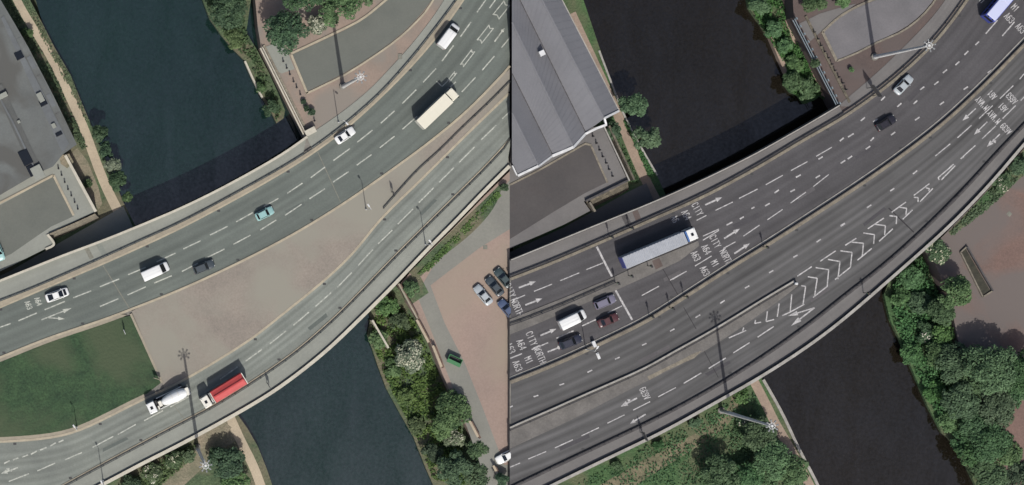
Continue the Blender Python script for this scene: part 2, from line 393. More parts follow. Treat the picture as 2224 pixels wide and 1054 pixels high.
# --- left view
structure(prism('river_water', [(20, -220), (700, -220), (720, 300), (960, 700), (1040, 1260), (560, 1260), (380, 760), (200, 420), (60, -60)], WZ, M['waterL']))
bankL_edge = [(10, -150), (38, -60), (65, 0), (92, 51), (120, 106), (154, 164), (178, 225), (196, 266), (222, 330), (256, 410), (268, 440), (330, 560), (460, 800), (512, 895), (537, 930), (560, 970), (580, 1020), (592, 1056), (640, 1200)]
structure(prism('river_bank', bankL_edge + [(-200, 1250), (-200, -200), (-40, -200)], -5.0, M['bankL'], 3.0))
pathc = smooth([(-15, -120), (36, 0), (75, 66), (113, 128), (150, 207), (181, 275), (208, 350), (236, 419), (290, 520), (420, 760), (497, 900), (520, 954), (547, 1003), (566, 1054), (610, 1180)])
wl = [8 + 6 * (i / len(pathc)) if i < len(pathc) * 0.45 else 10 for i in range(len(pathc))]
structure(band('towpath', offset(pathc, [-w for w in wl]), offset(pathc, wl), -4.99, M['pathL']))
# bare earth by the path and trail south of the bridge
structure(prism('bare_earth', [(142, 345), (168, 322), (190, 350), (214, 408), (222, 442), (214, 455), (196, 430), (170, 382)], -4.992, M['dirtL']))
trail = smooth([(486, 915), (462, 945), (444, 980), (405, 1020), (350, 1070), (300, 1130)])
structure(band('earth_trail', offset(trail, -22), offset(trail, 13), -4.985, M['dirtL']))
structure(prism('earth_trail', [(425, 940), (500, 900), (516, 955), (470, 985), (440, 990)], -4.992, M['dirtL']))
# strip of bank between river and a water gap standing in for the wall's shadow (north east of the bridge)
isl = [(430, -150), (440, 0), (455, 40), (482, 78), (505, 105), (533, 133), (552, 175), (571, 214), (590, 245), (601, 268), (616, 257), (619, 240), (605, 205), (585, 160), (560, 112), (535, 70), (545, 0), (560, -150)]
structure(prism('river_bank', isl, -5.0, M['bankL'], 3.0))
qw = tag(empty('quay_edge', P(550, 170, -5)), 'thin pale stone quay edging below the grassy bank, left view', 'wall')
wall_band('coping', smooth([(533, 133), (552, 175), (571, 213)]), 4, -6, -4.8, M['copeL'], qw, 2)
# upper land north east (paving and the service road)
upL = [(567, 102)] + [(663, 297)] + [tuple(p) for p in L1e] + [(1035, -150), (540, -150), (560, 60)]
structure(prism('upper_ground', upL, -0.05, M['paveLB'], 7.0))
serv = [(632, 120), (664, 200)] + [tuple(p) for p in smooth([(664, 200), (700, 183), (760, 152), (850, 92), (903, 44), (938, 0), (1000, -120)])] + [(870, -120), (840, 0)] + [tuple(p) for p in smooth([(840, 0), (790, 42), (740, 70), (632, 120)])]
structure(prism('service_road', serv, 0.0, M['aspLin']))
for nm, ln, w in (('kerb', [(632, 118), (667, 203)], 5), ('kerb', [(664, 204), (700, 187), (760, 156), (850, 96), (905, 47), (941, 0), (1003, -120)], 4), ('kerb', [(632, 117), (740, 66), (790, 39), (842, -3)], 5)):
    structure(wall_band(nm, smooth(ln, it=0), w, -0.04, 0.12, M['kerbL']))
structure(prism('pavement', [(569, 104), (605, 108), (628, 116), (660, 196), (668, 215), (690, 268), (666, 292)], 0.02, M['paveLB']))
structure(prism('pavement', [(569, 104), (606, 92), (624, 110), (640, 150), (612, 160), (590, 148)], 0.03, M['footL']))

# --- terrace and ground on the left edge
TZ = -1.4
terr = [(-200, 760), (-160, 668), (24, 578), (100, 540), (118, 528), (106, 508), (208, 460), (142, 338), (120, 335), (-200, 500)]
structure(prism('terrace_ground', terr, TZ, M['footL'], 6.0))
park = [(-170, 520), (0, 446), (116, 383), (160, 470), (112, 492), (89, 507), (24, 552), (-60, 590), (-170, 640)]
structure(prism('car_park', park, TZ + 0.01, M['aspLin']))
structure(wall_band('kerb', [Vector((116, 381)), Vector((160, 468))], 5, TZ, TZ + 0.16, M['kerbL']))
structure(wall_band('kerb', smooth([(-100, 490), (0, 441), (116, 381)]), 5, TZ, TZ + 0.16, M['kerbL']))
# --- south east car park in the left view
seL = [(868, 618), (924, 556), (985, 496), (1050, 428), (1107, 372), (1107, 1150), (1090, 1150), (1066, 1030), (1010, 920), (960, 810), (925, 720), (888, 660)]
structure(prism('car_park', seL, TZ, M['brickL'], 5.0))
structure(prism('pavement', [(905, 640), (940, 580), (1090, 410), (1107, 392), (1107, 498), (1040, 540), (935, 620), (965, 700), (1010, 790), (1050, 890), (1095, 1010), (1107, 1010), (1107, 1150), (1085, 1150), (1040, 1000), (990, 860), (945, 740)], TZ + 0.01, M['brickLg']))
gs = smooth([(892, 598), (930, 560), (1000, 492), (1050, 445), (1090, 405)])
structure(band('grass_verge', offset(gs, -6), [Vector(p) for p in smooth([(915, 600), (950, 565), (1010, 520), (1060, 470), (1085, 430), (1090, 405)])], TZ + 0.03, M['bankL']))
seb = [(805, 690), (798, 728), (821, 796), (839, 844), (869, 899), (897, 947), (924, 1015), (941, 1054), (975, 1180), (1120, 1180), (1066, 1035), (1010, 925), (960, 815), (925, 720), (890, 655), (850, 610), (780, 600)]
structure(prism('river_bank', seb, -5.4, M['bankL'], 2.5))
structure(prism('grass_patch', [(868, 622), (905, 585), (931, 636), (893, 662), (880, 650)], TZ + 0.05, M['bankL'], 1.0))

# --- right view
structure(prism('river_water', [(1170, -220), (1860, -220), (1880, 240), (2060, 560), (2260, 1300), (1760, 1300), (1560, 740), (1380, 380), (1240, 60)], WZ, M['waterR']))
bR = [(1200, -200), (1329, 184), (1360, 263), (1414, 360), (1426, 380), (1500, 540), (1655, 822), (1699, 900), (1733, 975), (1776, 1056), (1840, 1220), (1130, 1220), (1115, 800), (1112, -200)]
structure(prism('river_bank', bR, -5.0, M['bankR'], 3.0))
cq = tag(empty('quay_edge', P(1700, 900, -5)), 'pale stone quay edging along the towpath below the bridge, right view', 'wall')
wall_band('coping', smooth([(1655, 822), (1699, 900), (1733, 975), (1776, 1056), (1840, 1220)]), 6, -6.2, -4.7, M['copeR'], cq, 3)
cq = tag(empty('quay_edge', P(1370, 280, -5)), 'pale stone quay edging beside the towpath by the grey roofed building', 'wall')
wall_band('coping', smooth([(1300, 110), (1329, 186), (1360, 263), (1414, 360), (1426, 380)]), 4, -6.2, -4.8, M['copeR'], cq, 3)
pr = smooth([(1240, 30), (1330, 225), (1348, 268), (1372, 325), (1398, 385), (1480, 540), (1640, 835), (1668, 890), (1690, 935), (1712, 968), (1760, 1060), (1800, 1140)])
structure(band('towpath', offset(pr, -11), offset(pr, 9), -4.985, M['pathR']))
tr = smooth([(1598, 858), (1598, 885), (1578, 915), (1530, 945), (1460, 985), (1380, 1030), (1300, 1080)])
structure(band('grass_trail', offset(tr, [-8 - 18 * i / len(tr) for i in range(len(tr))]), offset(tr, [8 + 14 * i / len(tr) for i in range(len(tr))]), -4.985, M['trailR']))
islR = [(1610, -150), (1622, -10), (1627, 17), (1651, 51), (1672, 82), (1690, 118), (1708, 160), (1704, 182), (1718, 200), (1735, 208), (1748, 226), (1768, 218), (1783, 208), (1800, 222), (1822, 230), (1735, 60), (1740, -150)]
structure(prism('river_bank', islR, -5.0, M['bankR'], 3.0))
structure(prism('sandy_ledge', [(1704, 40), (1722, 38), (1818, 222), (1812, 224), (1784, 206), (1760, 150), (1738, 105), (1722, 90)], -4.6, M['pathR'], 1.5))
structure(prism('sandy_ledge', [(1672, 82), (1680, 80), (1700, 122), (1711, 152), (1706, 160), (1690, 125)], -4.9, M['pathR'], 1.5))
structure(prism('bare_earth', [(1682, -20), (1740, -30), (1745, 10), (1712, 35), (1696, 26)], -4.7, M['pathR'], 1.5))
upR = [(1724, 38), (1820, 226)] + [tuple(p) for p in offset(R2, -2) if p.x > 1830] + [(2170, -150), (1720, -150), (1722, 0)]
structure(prism('upper_ground', upR, -0.05, M['paveRB'], 7.0))
servR = [(1788, 70), (1817, 131)] + [tuple(p) for p in smooth([(1817, 131), (1860, 113), (1906, 89), (1971, 58), (2029, 0), (2080, -100)])] + [(1960, -100), (1903, 0)] + [tuple(p) for p in smooth([(1903, 0), (1860, 18), (1820, 42), (1788, 70)])]
structure(prism('service_road', servR, 0.0, M['aspRin']))
for ln, w in (([(1786, 70), (1817, 133)], 6), ([(1817, 133), (1860, 116), (1906, 92), (1971, 61), (2030, 2), (2082, -100)], 4), ([(1786, 70), (1820, 39), (1860, 15), (1905, -4)], 5)):
    structure(wall_band('kerb', smooth(ln, it=0), w, -0.04, 0.12, M['sandR']))
structure(prism('pavement', [(1735, 52), (1780, 30), (1830, 15), (1860, 8), (1790, 62), (1782, 70), (1760, 90)], 0.0, M['footR']))
R1e = smooth([(1819, 231), (1880, 180), (1935, 130), (1990, 75), (2040, 20), (2110, -90)])
structure(band('pavement', R1e, offset([p for p in R2 if p.x > 1845], -3), 0.02, M['footR']))
# terrace by the building
terR = [(1107, 300), (1309, 274), (1363, 392), (1268, 438), (1282, 458), (1225, 488), (1107, 540)]
structure(prism('terrace_ground', terR, TZ, M['footR'], 6.0))
structure(prism('car_park', [(1107, 400), (1131, 388), (1200, 352), (1277, 312), (1284, 322), (1319, 396), (1270, 420), (1200, 462), (1107, 520)], TZ + 0.012, M['terraceR']))
structure(wall_band('kerb', smooth([(1107, 402), (1170, 370), (1240, 330), (1272, 312), (1284, 316)], it=0), 4, TZ, TZ + 0.15, M['sandR']))
structure(wall_band('kerb', smooth([(1284, 318), (1319, 397)]), 4, TZ, TZ + 0.15, M['sandR']))
structure(prism('shade_lift_strip', [(1107, 548), (1225, 494), (1284, 462), (1366, 416), (1404, 398), (1420, 436), (1300, 487), (1107, 566)], -4.96, M['footR']))  # pale strip added to lighten the black shade between terrace and bridge
structure(prism('shade_lift_strip', [(-120, 655), (24, 588), (118, 534), (216, 478), (268, 448), (290, 496), (137, 556), (0, 612)], -4.96, M['footL']))  # left view: pale surface added to lift the deep shadow beside the deck
# car park south east of the bridge, right view
seR = [(2016, 540), (2049, 512), (2131, 428), (2190, 361), (2224, 322), (X1, 150), (X1, 1200), (2190, 1200), (2150, 980), (2090, 780), (2060, 640)]
structure(prism('car_park', seR, TZ, M['brickR'], 5.0))
gv = smooth([(2060, 504), (2131, 430), (2190, 364), (2240, 306), (X1, 150)])
structure(band('grass_verge', gv, [Vector(p) for p in smooth([(2066, 512), (2140, 458), (2200, 400), (2260, 350), (X1, 220)])], TZ + 0.03, M['bankR']))
sebR = [(1920, 640), (1933, 694), (1954, 738), (1978, 796), (2015, 882), (2046, 940), (2056, 948), (2080, 974), (2100, 1015), (2120, 1056), (2170, 1200), (2330, 1200), (2215, 980), (2130, 790), (2088, 690), (2075, 600), (2020, 520), (1950, 560)]
structure(prism('river_bank', sebR, -5.4, M['bankR'], 2.5))

# ------------------------------------------------------------------ bridge decks, carriageways, footways
def deck(name, A, B, m, lab):
    o = band(name, A, B, -0.12, m, thick=1.3, n=90); structure(o); return o
deckL = deck('bridge_deck', L1 + L1e[1:], L9, M['concrete'], '')
# (the deck of the right view)
deckR = deck('bridge_deck', R1 + R1e[1:], R8, M['concrete'], '')
roadLN = structure(band('road', L3, L4 + [Vector((1200, 40))], 0.0, M['aspL'], n=90)) if False else None
# northern carriageway of the left view: clipped at the seam
L3c = [p for p in L3]; L4c = [p for p in L4]
def quadband(name, A, B, z, m, side, n=100, **k):
    A = resample(A, n); B = resample(B, n); return band(name, clip_seam(A, side), clip_seam(B, side), z, m, n=n, **k)
topL = L3 + [Vector((1107, -130))]
botL = L4 + [Vector((1107, 100)), Vector((1107, -129))]
pts = [tuple(p) for p in L3 if p.x < 1107] + [(1107, -130)] + [tuple(p) for p in reversed(L4)]
def poly_uv(name, pts, z, m, axis):
    """polygon whose UV runs along a guide line, so that tyre streaks follow the bend"""
    o = prism(name, pts, z, m)
    return o
# strips follow the bend: equal parameter along both kerbs, cut at the seam
def strip_pair(A, B, n):
    return resample(A, n), resample(B, n)
L4x = smooth([tuple(p) for p in L4[::4]] + [(1107, 142), (1160, 82), (1215, 10), (1300, -130)])
A_, B_ = strip_pair(L3, L4x, 110)
road_north_L = structure(band('road', clip_seam(A_, 'L'), clip_seam(B_, 'L'), 0.0, M['aspL'], n=110))
road_south_L = structure(band('road', L6, L7, 0.0, M['aspLS'], n=110))
structure(band('pavement', L1, offset([p for p in L2 if p.x < 672], 0), 0.12, M['footL'], thick=0.2, n=70))
structure(band('pavement', L1e, [p for p in L2 if p.x > 668], 0.06, M['footL'], thick=0.1, n=60))
structure(band('pavement_edge', L2, offset(L3, -3), 0.10, M['vergeL'], thick=0.16, n=110))
structure(wall_band('kerb', L3, 4, -0.1, 0.13, M['kerbL'], d=-2))
structure(wall_band('kerb', clip_seam(offset(L4, 2.5), 'L'), 5, -0.1, 0.13, M['kerbL']))
structure(wall_band('kerb', clip_seam(offset(L6, -2.5), 'L'), 5, -0.1, 0.13, M['kerbL']))
structure(wall_band('kerb', clip_seam(offset(L7, 2), 'L'), 4, -0.1, 0.13, M['kerbL']))
structure(band('pavement', offset(L7, 4), offset(L9, -8), 0.11, M['footL'], thick=0.2, n=110))
# median: paving, then grass to the west of the joint
top_m = [tuple(p) for p in offset(L4, 5) if p.x > 286]; bot_m = [tuple(p) for p in offset(L6, -5) if p.x > 352]
structure(prism('median_paving', [(286, 676)] + top_m[:-1] + [(1107, 150), (1107, 198)] + list(reversed(bot_m[:-1])) + [(354, 836)], 0.11, M['paveL'], 0.2))
tg = [tuple(p) for p in offset(L4, 12) if p.x < 270]; bg_ = [tuple(p) for p in offset(L6, -12) if p.x < 330]
lawn = structure(prism('grass_lawn', tg + [(283, 686), (349, 832), (318, 856)] + list(reversed(bg_)), 0.14, M['grass'], 0.25))
structure(band('lawn_edge', [p for p in offset(L4, 5) if p.x < 276], [Vector(p) for p in tg] + [Vector((276, 684))], 0.10, M['vergeL'], n=40, thick=.15))
structure(band('lawn_edge', [Vector(p) for p in bg_], [p for p in offset(L6, -5) if p.x < 334], 0.10, M['vergeL'], n=50, thick=.15))
structure(wall_band('lawn_kerb', [Vector((283, 682)), Vector((351, 832))], 5, 0, 0.2, M['vergeL'], d=-1))
structure(band('side_road', [Vector((-160, 975)), Vector((0, 972)), Vector((100, 962))], [Vector((-160, 1040)), Vector((0, 1008)), Vector((100, 970))], 0.004, M['aspLS'], n=8))

# right view
R3 = offset(R2, 9)
A_, B_ = strip_pair(R3, offset(R4, -6), 130)
road_north_R = structure(band('road', clip_seam(A_, 'R'), clip_seam(B_, 'R'), 0.0, M['aspR'], n=130))
A_, B_ = strip_pair(offset(R4, 9), offset(R7, -4), 130)
road_south_R = structure(band('road', clip_seam(A_, 'R'), clip_seam(B_, 'R'), 0.004, M['aspRM'], n=130))
structure(band('pavement', R1, [p for p in R2 if p.x < 1850], 0.12, M['footR'], thick=0.2, n=80))
structure(band('pavement_edge', clip_seam(offset(R2, 3), 'R'), clip_seam(R3, 'R'), 0.10, M['sandR'], thick=0.18, n=110))
structure(band('median_edge', clip_seam(offset(R4, -6), 'R'), clip_seam(offset(R4, -1), 'R'), 0.10, M['copeR'], thick=0.18, n=110))
structure(band('median_edge', clip_seam(offset(R4, 2), 'R'), clip_seam(offset(R4, 10), 'R'), 0.10, M['sandR'], thick=0.18, n=110))
structure(band('pavement', clip_seam(offset(R7, 4), 'R'), clip_seam(offset(R8, -6), 'R'), 0.11, M['footR'], thick=0.2, n=110))
structure(wall_band('kerb', clip_seam(R7, 'R'), 8, -0.1, 0.12, M['barrier'], d=0))
structure(band('traffic_island', clip_seam(offset(R5, -6), 'R'), clip_seam(R6, 'R'), 0.12, M['islandR'], thick=0.2, n=60))
isl_top = [(1107, 694), (1134, 683), (1230, 645), (1322, 607), (1394, 573), (1500, 530), (1516, 523)]
isl_bot = [(1519, 534), (1476, 567), (1410, 598), (1339, 630), (1260, 664), (1168, 703), (1107, 727)]
structure(prism('traffic_island', isl_top + isl_bot, 0.12, M['islandR'], 0.2))
structure(prism('paving_patch', [(1416, 567), (1432, 560), (1440, 578), (1424, 586)], 0.126, M['paveRB']))
structure(prism('paving_patch', [(1348, 468), (1360, 463), (1372, 486), (1362, 496)], 0.126, M['barrier']))
structure(prism('paving_patch', [(1372, 458), (1384, 453), (1392, 474), (1381, 480)], 0.126, M['paveRB']))
structure(prism('paving_patch', [(183, 540), (192, 537), (204, 560), (195, 564)], 0.126, M['joint']))
structure(prism('paving_patch', [(209, 533), (220, 529), (232, 550), (221, 555)], 0.126, M['aspLS']))
structure(prism('worn_patch', [(1406, 818), (1480, 782), (1506, 768), (1524, 762), (1508, 778), (1450, 804), (1410, 826)], 0.128, M['sandR']))

# ------------------------------------------------------------------ joints across the decks
def stripe(a, b, w, z, m, parent, name='expansion_joint'):
    A = [Vector(a), Vector(b)]
    return wall_band_flat(name, A, w, z, m, parent)
def wall_band_flat(name, A, w, z, m, parent=None):
    return band(name, offset(A, -w / 2), offset(A, w / 2), z, m, parent=parent)
for a, b, w in (((224, 577), (281, 670), 2.2), ((690, 330), (740, 440), 1.8), ((355, 850), (400, 910), 1.5)):
    stripe(a, b, w, 0.012, M['joint'], road_north_L if b[1] < 800 else road_south_L)
for a, b, w, pr_ in (((1436, 578), (1472, 640), 1.6, road_north_R), ((1485, 668), (1512, 715), 1.4, road_south_R), ((1930, 452), (1985, 505), 2.5, road_south_R), ((1528, 760), (1560, 820), 1.2, road_south_R)):
    stripe(a, b, w, 0.012, M['jointR'], pr_)

M['patchL'] = mat('asphalt_repair_left', (101, 107, 101), (95, 101, 96), .4, fine=.1); M['patchR'] = mat('asphalt_repair_right', (80, 78, 80), (73, 71, 73), .4, fine=.12); M['patchR2'] = mat('old_repair_right', (100, 97, 97), (90, 87, 88), .4, fine=.12)
def patch(c, head, ln, w, m, parent):
    t = Vector(head).normalized(); n_ = Vector((-t.y, t.x)); c = Vector(c); j = lambda: 1 + rnd.uniform(-.08, .08)
    prism('repair_patch', [tuple(c + t * a * ln / 2 * j() + n_ * b * w / 2 * j()) for a, b in ((-1, -1), (1, -1), (1, 1), (-1, 1))], 0.0065 + rnd.random() * .003, m, parent=parent)
for c, h_, a, b in (((640, 452), (2, -1), 46, 9), ((300, 610), (2, -.8), 60, 7), ((890, 262), (1, -1), 38, 8), ((180, 690), (2, -.8), 34, 10), ((560, 440), (2, -1), 26, 7)): patch(c, h_, a, b, M['patchL'], road_north_L)
for c, h_, a, b in (((690, 700), (1, -.8), 50, 8), ((250, 965), (2, -1), 60, 7), ((930, 450), (1, -1), 44, 7)): patch(c, h_, a, b, M['patchL'], road_south_L)
for c, h_, a, b, m_ in (((1620, 480), (2, -1), 60, 10, 'patchR'), ((1990, 200), (1, -1), 50, 12, 'patchR'), ((1750, 420), (2, -1.2), 44, 9, 'patchR2'), ((1190, 720), (2, -.9), 50, 9, 'patchR'), ((1460, 600), (2, -1), 40, 8, 'patchR2'), ((1880, 330), (2, -1.3), 50, 7, 'patchR')): patch(c, h_, a, b, M[m_], road_north_R)
for c, h_, a, b, m_ in (((1420, 770), (2, -1), 80, 8, 'patchR2'), ((1560, 800), (2, -1.1), 60, 7, 'patchR'), ((1900, 470), (1, -.8), 60, 7, 'patchR'), ((1250, 960), (2, -.9), 70, 8, 'patchR'), ((1780, 640), (1, -.7), 50, 8, 'patchR2'), ((1330, 830), (2, -.9), 50, 6, 'patchR')): patch(c, h_, a, b, M[m_], road_south_R)
M['drain'] = plain('drain_iron', (52, 52, 52), .7)
def drains(line, d, step, parent):
    pts_ = resample(offset(line, d), max(2, int(arclen(line) / step))); pr_ = None
    for q in pts_[1:-1]:
        if pr_ is None: pr_ = bev_box('drain_cover', M['drain'], -.32, .32, -.22, .22, 0, .02, .005, parent, 1); pr_.location = P(q.x, q.y, .006)
        else: copy_part(pr_, parent, P(q.x, q.y, .006))
drains(L3, 3, 150, road_north_L); drains(L4, -4, 160, road_north_L); drains(L6, 4, 170, road_south_L); drains(L7, -4, 150, road_south_L)
drains(R3, 3, 150, road_north_R); drains(offset(R4, -6), -3, 170, road_north_R); drains(offset(R4, 9), 4, 150, road_south_R); drains(R7, -8, 150, road_south_R)

# ------------------------------------------------------------------ painted markings
MZ = 0.012
_mk = [0]
def nz():
    _mk[0] += 1; return MZ + _mk[0] * 1.2e-5
_dash_cache = {}
def dash(a, b, w, m, parent, name='lane_dash'):
    A = [Vector(a), Vector(b)]
    o = band(name, offset(A, -w / 2), offset(A, w / 2), nz(), m, parent=parent); return o
def dashes(win, lst, w, m, parent):
    f = Zm(*win)
    for u0, v0, u1, v1 in lst: dash(f(u0, v0), f(u1, v1), w, m, parent)
PL, PR = M['paintL'], M['paintR']
# left view, north carriageway
for a in [(0, 711, 23, 703), (40, 697, 80, 680), (97, 673, 141, 655), (159, 647, 198, 632), (217, 623, 259, 606), (278, 597, 316, 581), (340, 569, 381, 550), (398, 541, 436, 523), (456, 511, 494, 492), (513, 482, 549, 462), (573, 449, 605, 431), (624, 420, 657, 398), (675, 386, 706, 363), (724, 349, 760, 323), (776, 309, 809, 283), (827, 268, 857, 241), (874, 225, 904, 195), (919, 179, 947, 149), (960, 133, 985, 99), (1000, 80, 1023, 48), (1036, 27, 1055, 0),
          (217, 666, 257, 649), (277, 641, 317, 623), (335, 615, 373, 599), (395, 590, 430, 572), (451, 559, 488, 541), (507, 531, 544, 511), (565, 500, 600, 478), (619, 468, 655, 444), (672, 432, 706, 410), (723, 396, 757, 373), (775, 359, 807, 336), (825, 321, 857, 296), (874, 281, 906, 253), (924, 240, 954, 212), (966, 200, 990, 178), (1003, 200, 1033, 168), (1047, 153, 1074, 122), (1089, 104, 1107, 82), (1063, 18, 1076, 0)]:
    dash(a[:2], a[2:], 2.6, PL, road_north_L)
# left view, south carriageway
for a in [(1091, 258, 1107, 243), (1045, 304, 1078, 272), (997, 353, 1031, 319), (954, 396, 986, 364), (910, 440, 942, 408), (864, 487, 897, 454), (821, 530, 852, 500), (778, 577, 810, 542), (733, 624, 764, 592), (685, 666, 719, 636), (637, 707, 671, 678), (586, 747, 621, 719), (533, 785, 569, 759), (478, 824, 516, 797), (370, 884, 410, 862), (313, 914, 354, 892), (256, 944, 295, 922), (201, 972, 246, 948), (141, 999, 178, 983), (81, 1023, 120, 1006), (19, 1046, 63, 1029)]:
    dash(a[:2], a[2:], 2.6, PL, road_south_L)
for a in [(9, 1007, 21, 1001), (28, 999, 40, 995), (48, 993, 61, 988), (67, 987, 80, 980), (87, 978, 101, 972), (109, 969, 121, 962), (127, 961, 138, 956)]:
    dash(a[:2], a[2:], 3, PL, road_south_L)
# hatched taper between the lanes (two rails closed by fishtails)
def fishtail(a, b, w, parent, m):
    a = Vector(a); b = Vector(b); t = (b - a).normalized(); nn = Vector((-t.y, t.x))
    for s in (-1, 1): dash(a + nn * s * w, b + nn * s * w, 2.2, m, parent, 'taper_line')
    for e, sgn in ((a, 1), (b, -1)):
        c = e + t * 5 * (1 if sgn > 0 else -1)
        for s in (-1, 1): dash(e + nn * s * (w + 1), c, 2.2, m, parent, 'taper_line')
for a, b, w in (((974, 177), (990, 157), 2.6), ((1003, 143), (1028, 110), 4), ((1041, 91), (1067, 58), 6), ((1077, 37), (1101, 7), 8)):
    fishtail(a, b, w, road_north_L, PL)
dash((948, 177), (960, 188), 2, PL, road_north_L, 'taper_line'); dash((960, 188), (975, 174), 2, PL, road_north_L, 'taper_line')

def arrow(tail, tip, parent, m, w=2.6, head=10, hw=4.2, branch=None):
    tail = Vector(tail); tip = Vector(tip); t = (tip - tail).normalized(); nn = Vector((-t.y, t.x)); nk = tip - t * head
    pts = [tail - nn * w / 2, nk - nn * w / 2, nk - nn * hw, tip, nk + nn * hw, nk + nn * w / 2, tail + nn * w / 2]
    o = prism('arrow_marking', [tuple(p) for p in pts], nz(), m, parent=parent)
    if branch: arrow(branch[0], branch[1], parent, m, w, head * 0.8, hw)
    return o
arrow((1074, 91), (1096, 61), road_north_L, PL, 3, 9, 4)
arrow((90, 695), (156, 669), road_north_L, PL, 2.6, 20, 4.6); arrow((102, 690), (141, 693), road_north_L, PL, 2.4, 15, 4)
arrow((39, 1016), (2, 1029), road_south_L, PL, 3, 14, 5); arrow((26, 1024), (13, 1017), road_south_L, PL, 2.6, 7, 4)

# stroke lettering painted on the road
FONT = {
 'A': [[(0, 0), (.5, 1), (1, 0)], [(.2, .36), (.8, .36)]], 'C': [[(1, .8), (.75, 1), (.25, 1), (0, .75), (0, .25), (.25, 0), (.75, 0), (1, .2)]],
 'I': [[(.5, 0), (.5, 1)]], 'T': [[(0, 1), (1, 1)], [(.5, 1), (.5, 0)]], 'Y': [[(0, 1), (.5, .5), (1, 1)], [(.5, .5), (.5, 0)]],
 'N': [[(0, 0), (0, 1), (1, 0), (1, 1)]], 'O': [[(.25, 0), (0, .25), (0, .75), (.25, 1), (.75, 1), (1, .75), (1, .25), (.75, 0), (.25, 0)]],
 'R': [[(0, 0), (0, 1), (.75, 1), (1, .8), (.75, .52), (0, .52)], [(.55, .52), (1, 0)]], 'H': [[(0, 0), (0, 1)], [(1, 0), (1, 1)], [(0, .5), (1, .5)]],
 'M': [[(0, 0), (0, 1), (.5, .45), (1, 1), (1, 0)]], 'W': [[(0, 1), (.25, 0), (.5, .6), (.75, 0), (1, 1)]], "'": [[(.5, 1), (.5, .75)]],
 '1': [[(.25, .8), (.55, 1), (.55, 0)]], '3': [[(0, .85), (.3, 1), (.75, 1), (1, .78), (.75, .54), (.4, .54)], [(.75, .54), (1, .28), (.75, 0), (.25, 0), (0, .15)]],
 '4': [[(.75, 0), (.75, 1), (0, .3), (1, .3)]], '5': [[(1, 1), (.1, 1), (.05, .56), (.7, .6), (1, .35), (.75, 0), (.2, 0), (0, .12)]],
 '6': [[(.9, .9), (.6, 1), (.25, .95), (0, .6), (0, .25), (.25, 0), (.75, 0), (1, .25), (.75, .55), (.3, .55), (0, .35)]],
 '9': [[(.1, .1), (.4, 0), (.75, .05), (1, .4), (1, .75), (.75, 1), (.25, 1), (0, .75), (.25, .45), (.7, .45), (1, .65)]],
}
def word(text, c, head, parent, m, pitch=8.0, hgt=14.0, sw=1.6, side=None):
    c = Vector(c); t = Vector(head).normalized(); r = Vector((-t.y, t.x))     # r: reading direction
    bm = bmesh.new(); W = (len(text) - 1) * pitch; cw = pitch * 0.68
    zz = MZ + 0.006
    for i, ch in enumerate(text):
        o = c + r * (i * pitch - W / 2)
        for si, st in enumerate(FONT[ch]):
            q = [o + r * ((x - 0.5) * cw) + t * ((y - 0.5) * hgt) for x, y in st]
            ts = []
            for k in range(len(q) - 1):
                a, b = q[k], q[k + 1]; d = (b - a).normalized() * sw * 0.45; e = Vector((-d.y, d.x)).normalized() * sw / 2
                zz += 0.00006
                bm.faces.new([bm.verts.new(P(*(v), zz)) for v in (a - d - e, a - d + e, b + d + e, b + d - e)])
    if side:
        x = P(SEAM, 0).x
        bmesh.ops.bisect_plane(bm, geom=bm.verts[:] + bm.edges[:] + bm.faces[:], plane_co=(x, 0, 0), plane_no=(1, 0, 0), clear_inner=(side == 'R'), clear_outer=(side == 'L'))
    if not bm.faces: bm.free(); return
    for f in bm.faces:
        f.normal_update()
        if f.normal.z < 0: f.normal_flip()
    me = bpy.data.meshes.new('lettering'); bm.to_mesh(me); bm.free()
    return link('lettering', me, m, parent)
hd = (0.88, -0.47)
word('A63', (62, 663), (0.93, -0.37), road_north_L, PL, 6.4, 11, 1.7); word('A64', (83, 655), (0.93, -0.37), road_north_L, PL, 6.4, 11, 1.7)
f = Zm(1460, 340)
for tx, u, v in (('CITY', 160, 335), ('A64', 90, 372), ('A6', 18, 398), ('CITY', 274, 540), ('NORTH', 343, 640), ('A64', 217, 592), ('M1', 272, 680), ('A63', 150, 633), ('A63', 208, 728)):
    word(tx, f(u, v), (0.88, -0.47), road_north_R, PR, 7.3)
f = Zm(1100, 694)
for tx, u, v in (('CITY', 160, 122), ('NORTH', 212, 224), ('A64', 95, 160), ('M1', 142, 258), ('A63', 25, 183), ('A63', 70, 295)):
    word(tx, f(u, v), (0.92, -0.40), road_north_R, PR, side='R')
f = Zm(1100, 340)
word('CITY', f(22, 850), (0.92, -0.40), road_north_R, PR, side='R'); word('NORTH', f(68, 958), (0.92, -0.40), road_north_R, PR, side='R')
f = Zm(1824, 0)
for tx, u, v in (('A61', 968, 605), ("M'WAY", 905, 658), ('A653', 1093, 627), ('A61', 1038, 685), ("M'WAY", 980, 745), ('A639', 1057, 820)):
    word(tx, f(u, v), (-0.73, 0.68), road_south_R, PR, 6.6, 13, 1.7)
for tx, u, v in (('M1', 1115, 50), ('A63', 1078, 115), ('A63', 1150, 180), ('M1', 905, -4)):
    word(tx, f(u, v), (0.72, -0.69), road_north_R, PR, 7.4, 14)
word('A639', Zm(1100, 694)(880, 470), (-0.90, 0.44), road_south_R, PR, 7, 14)
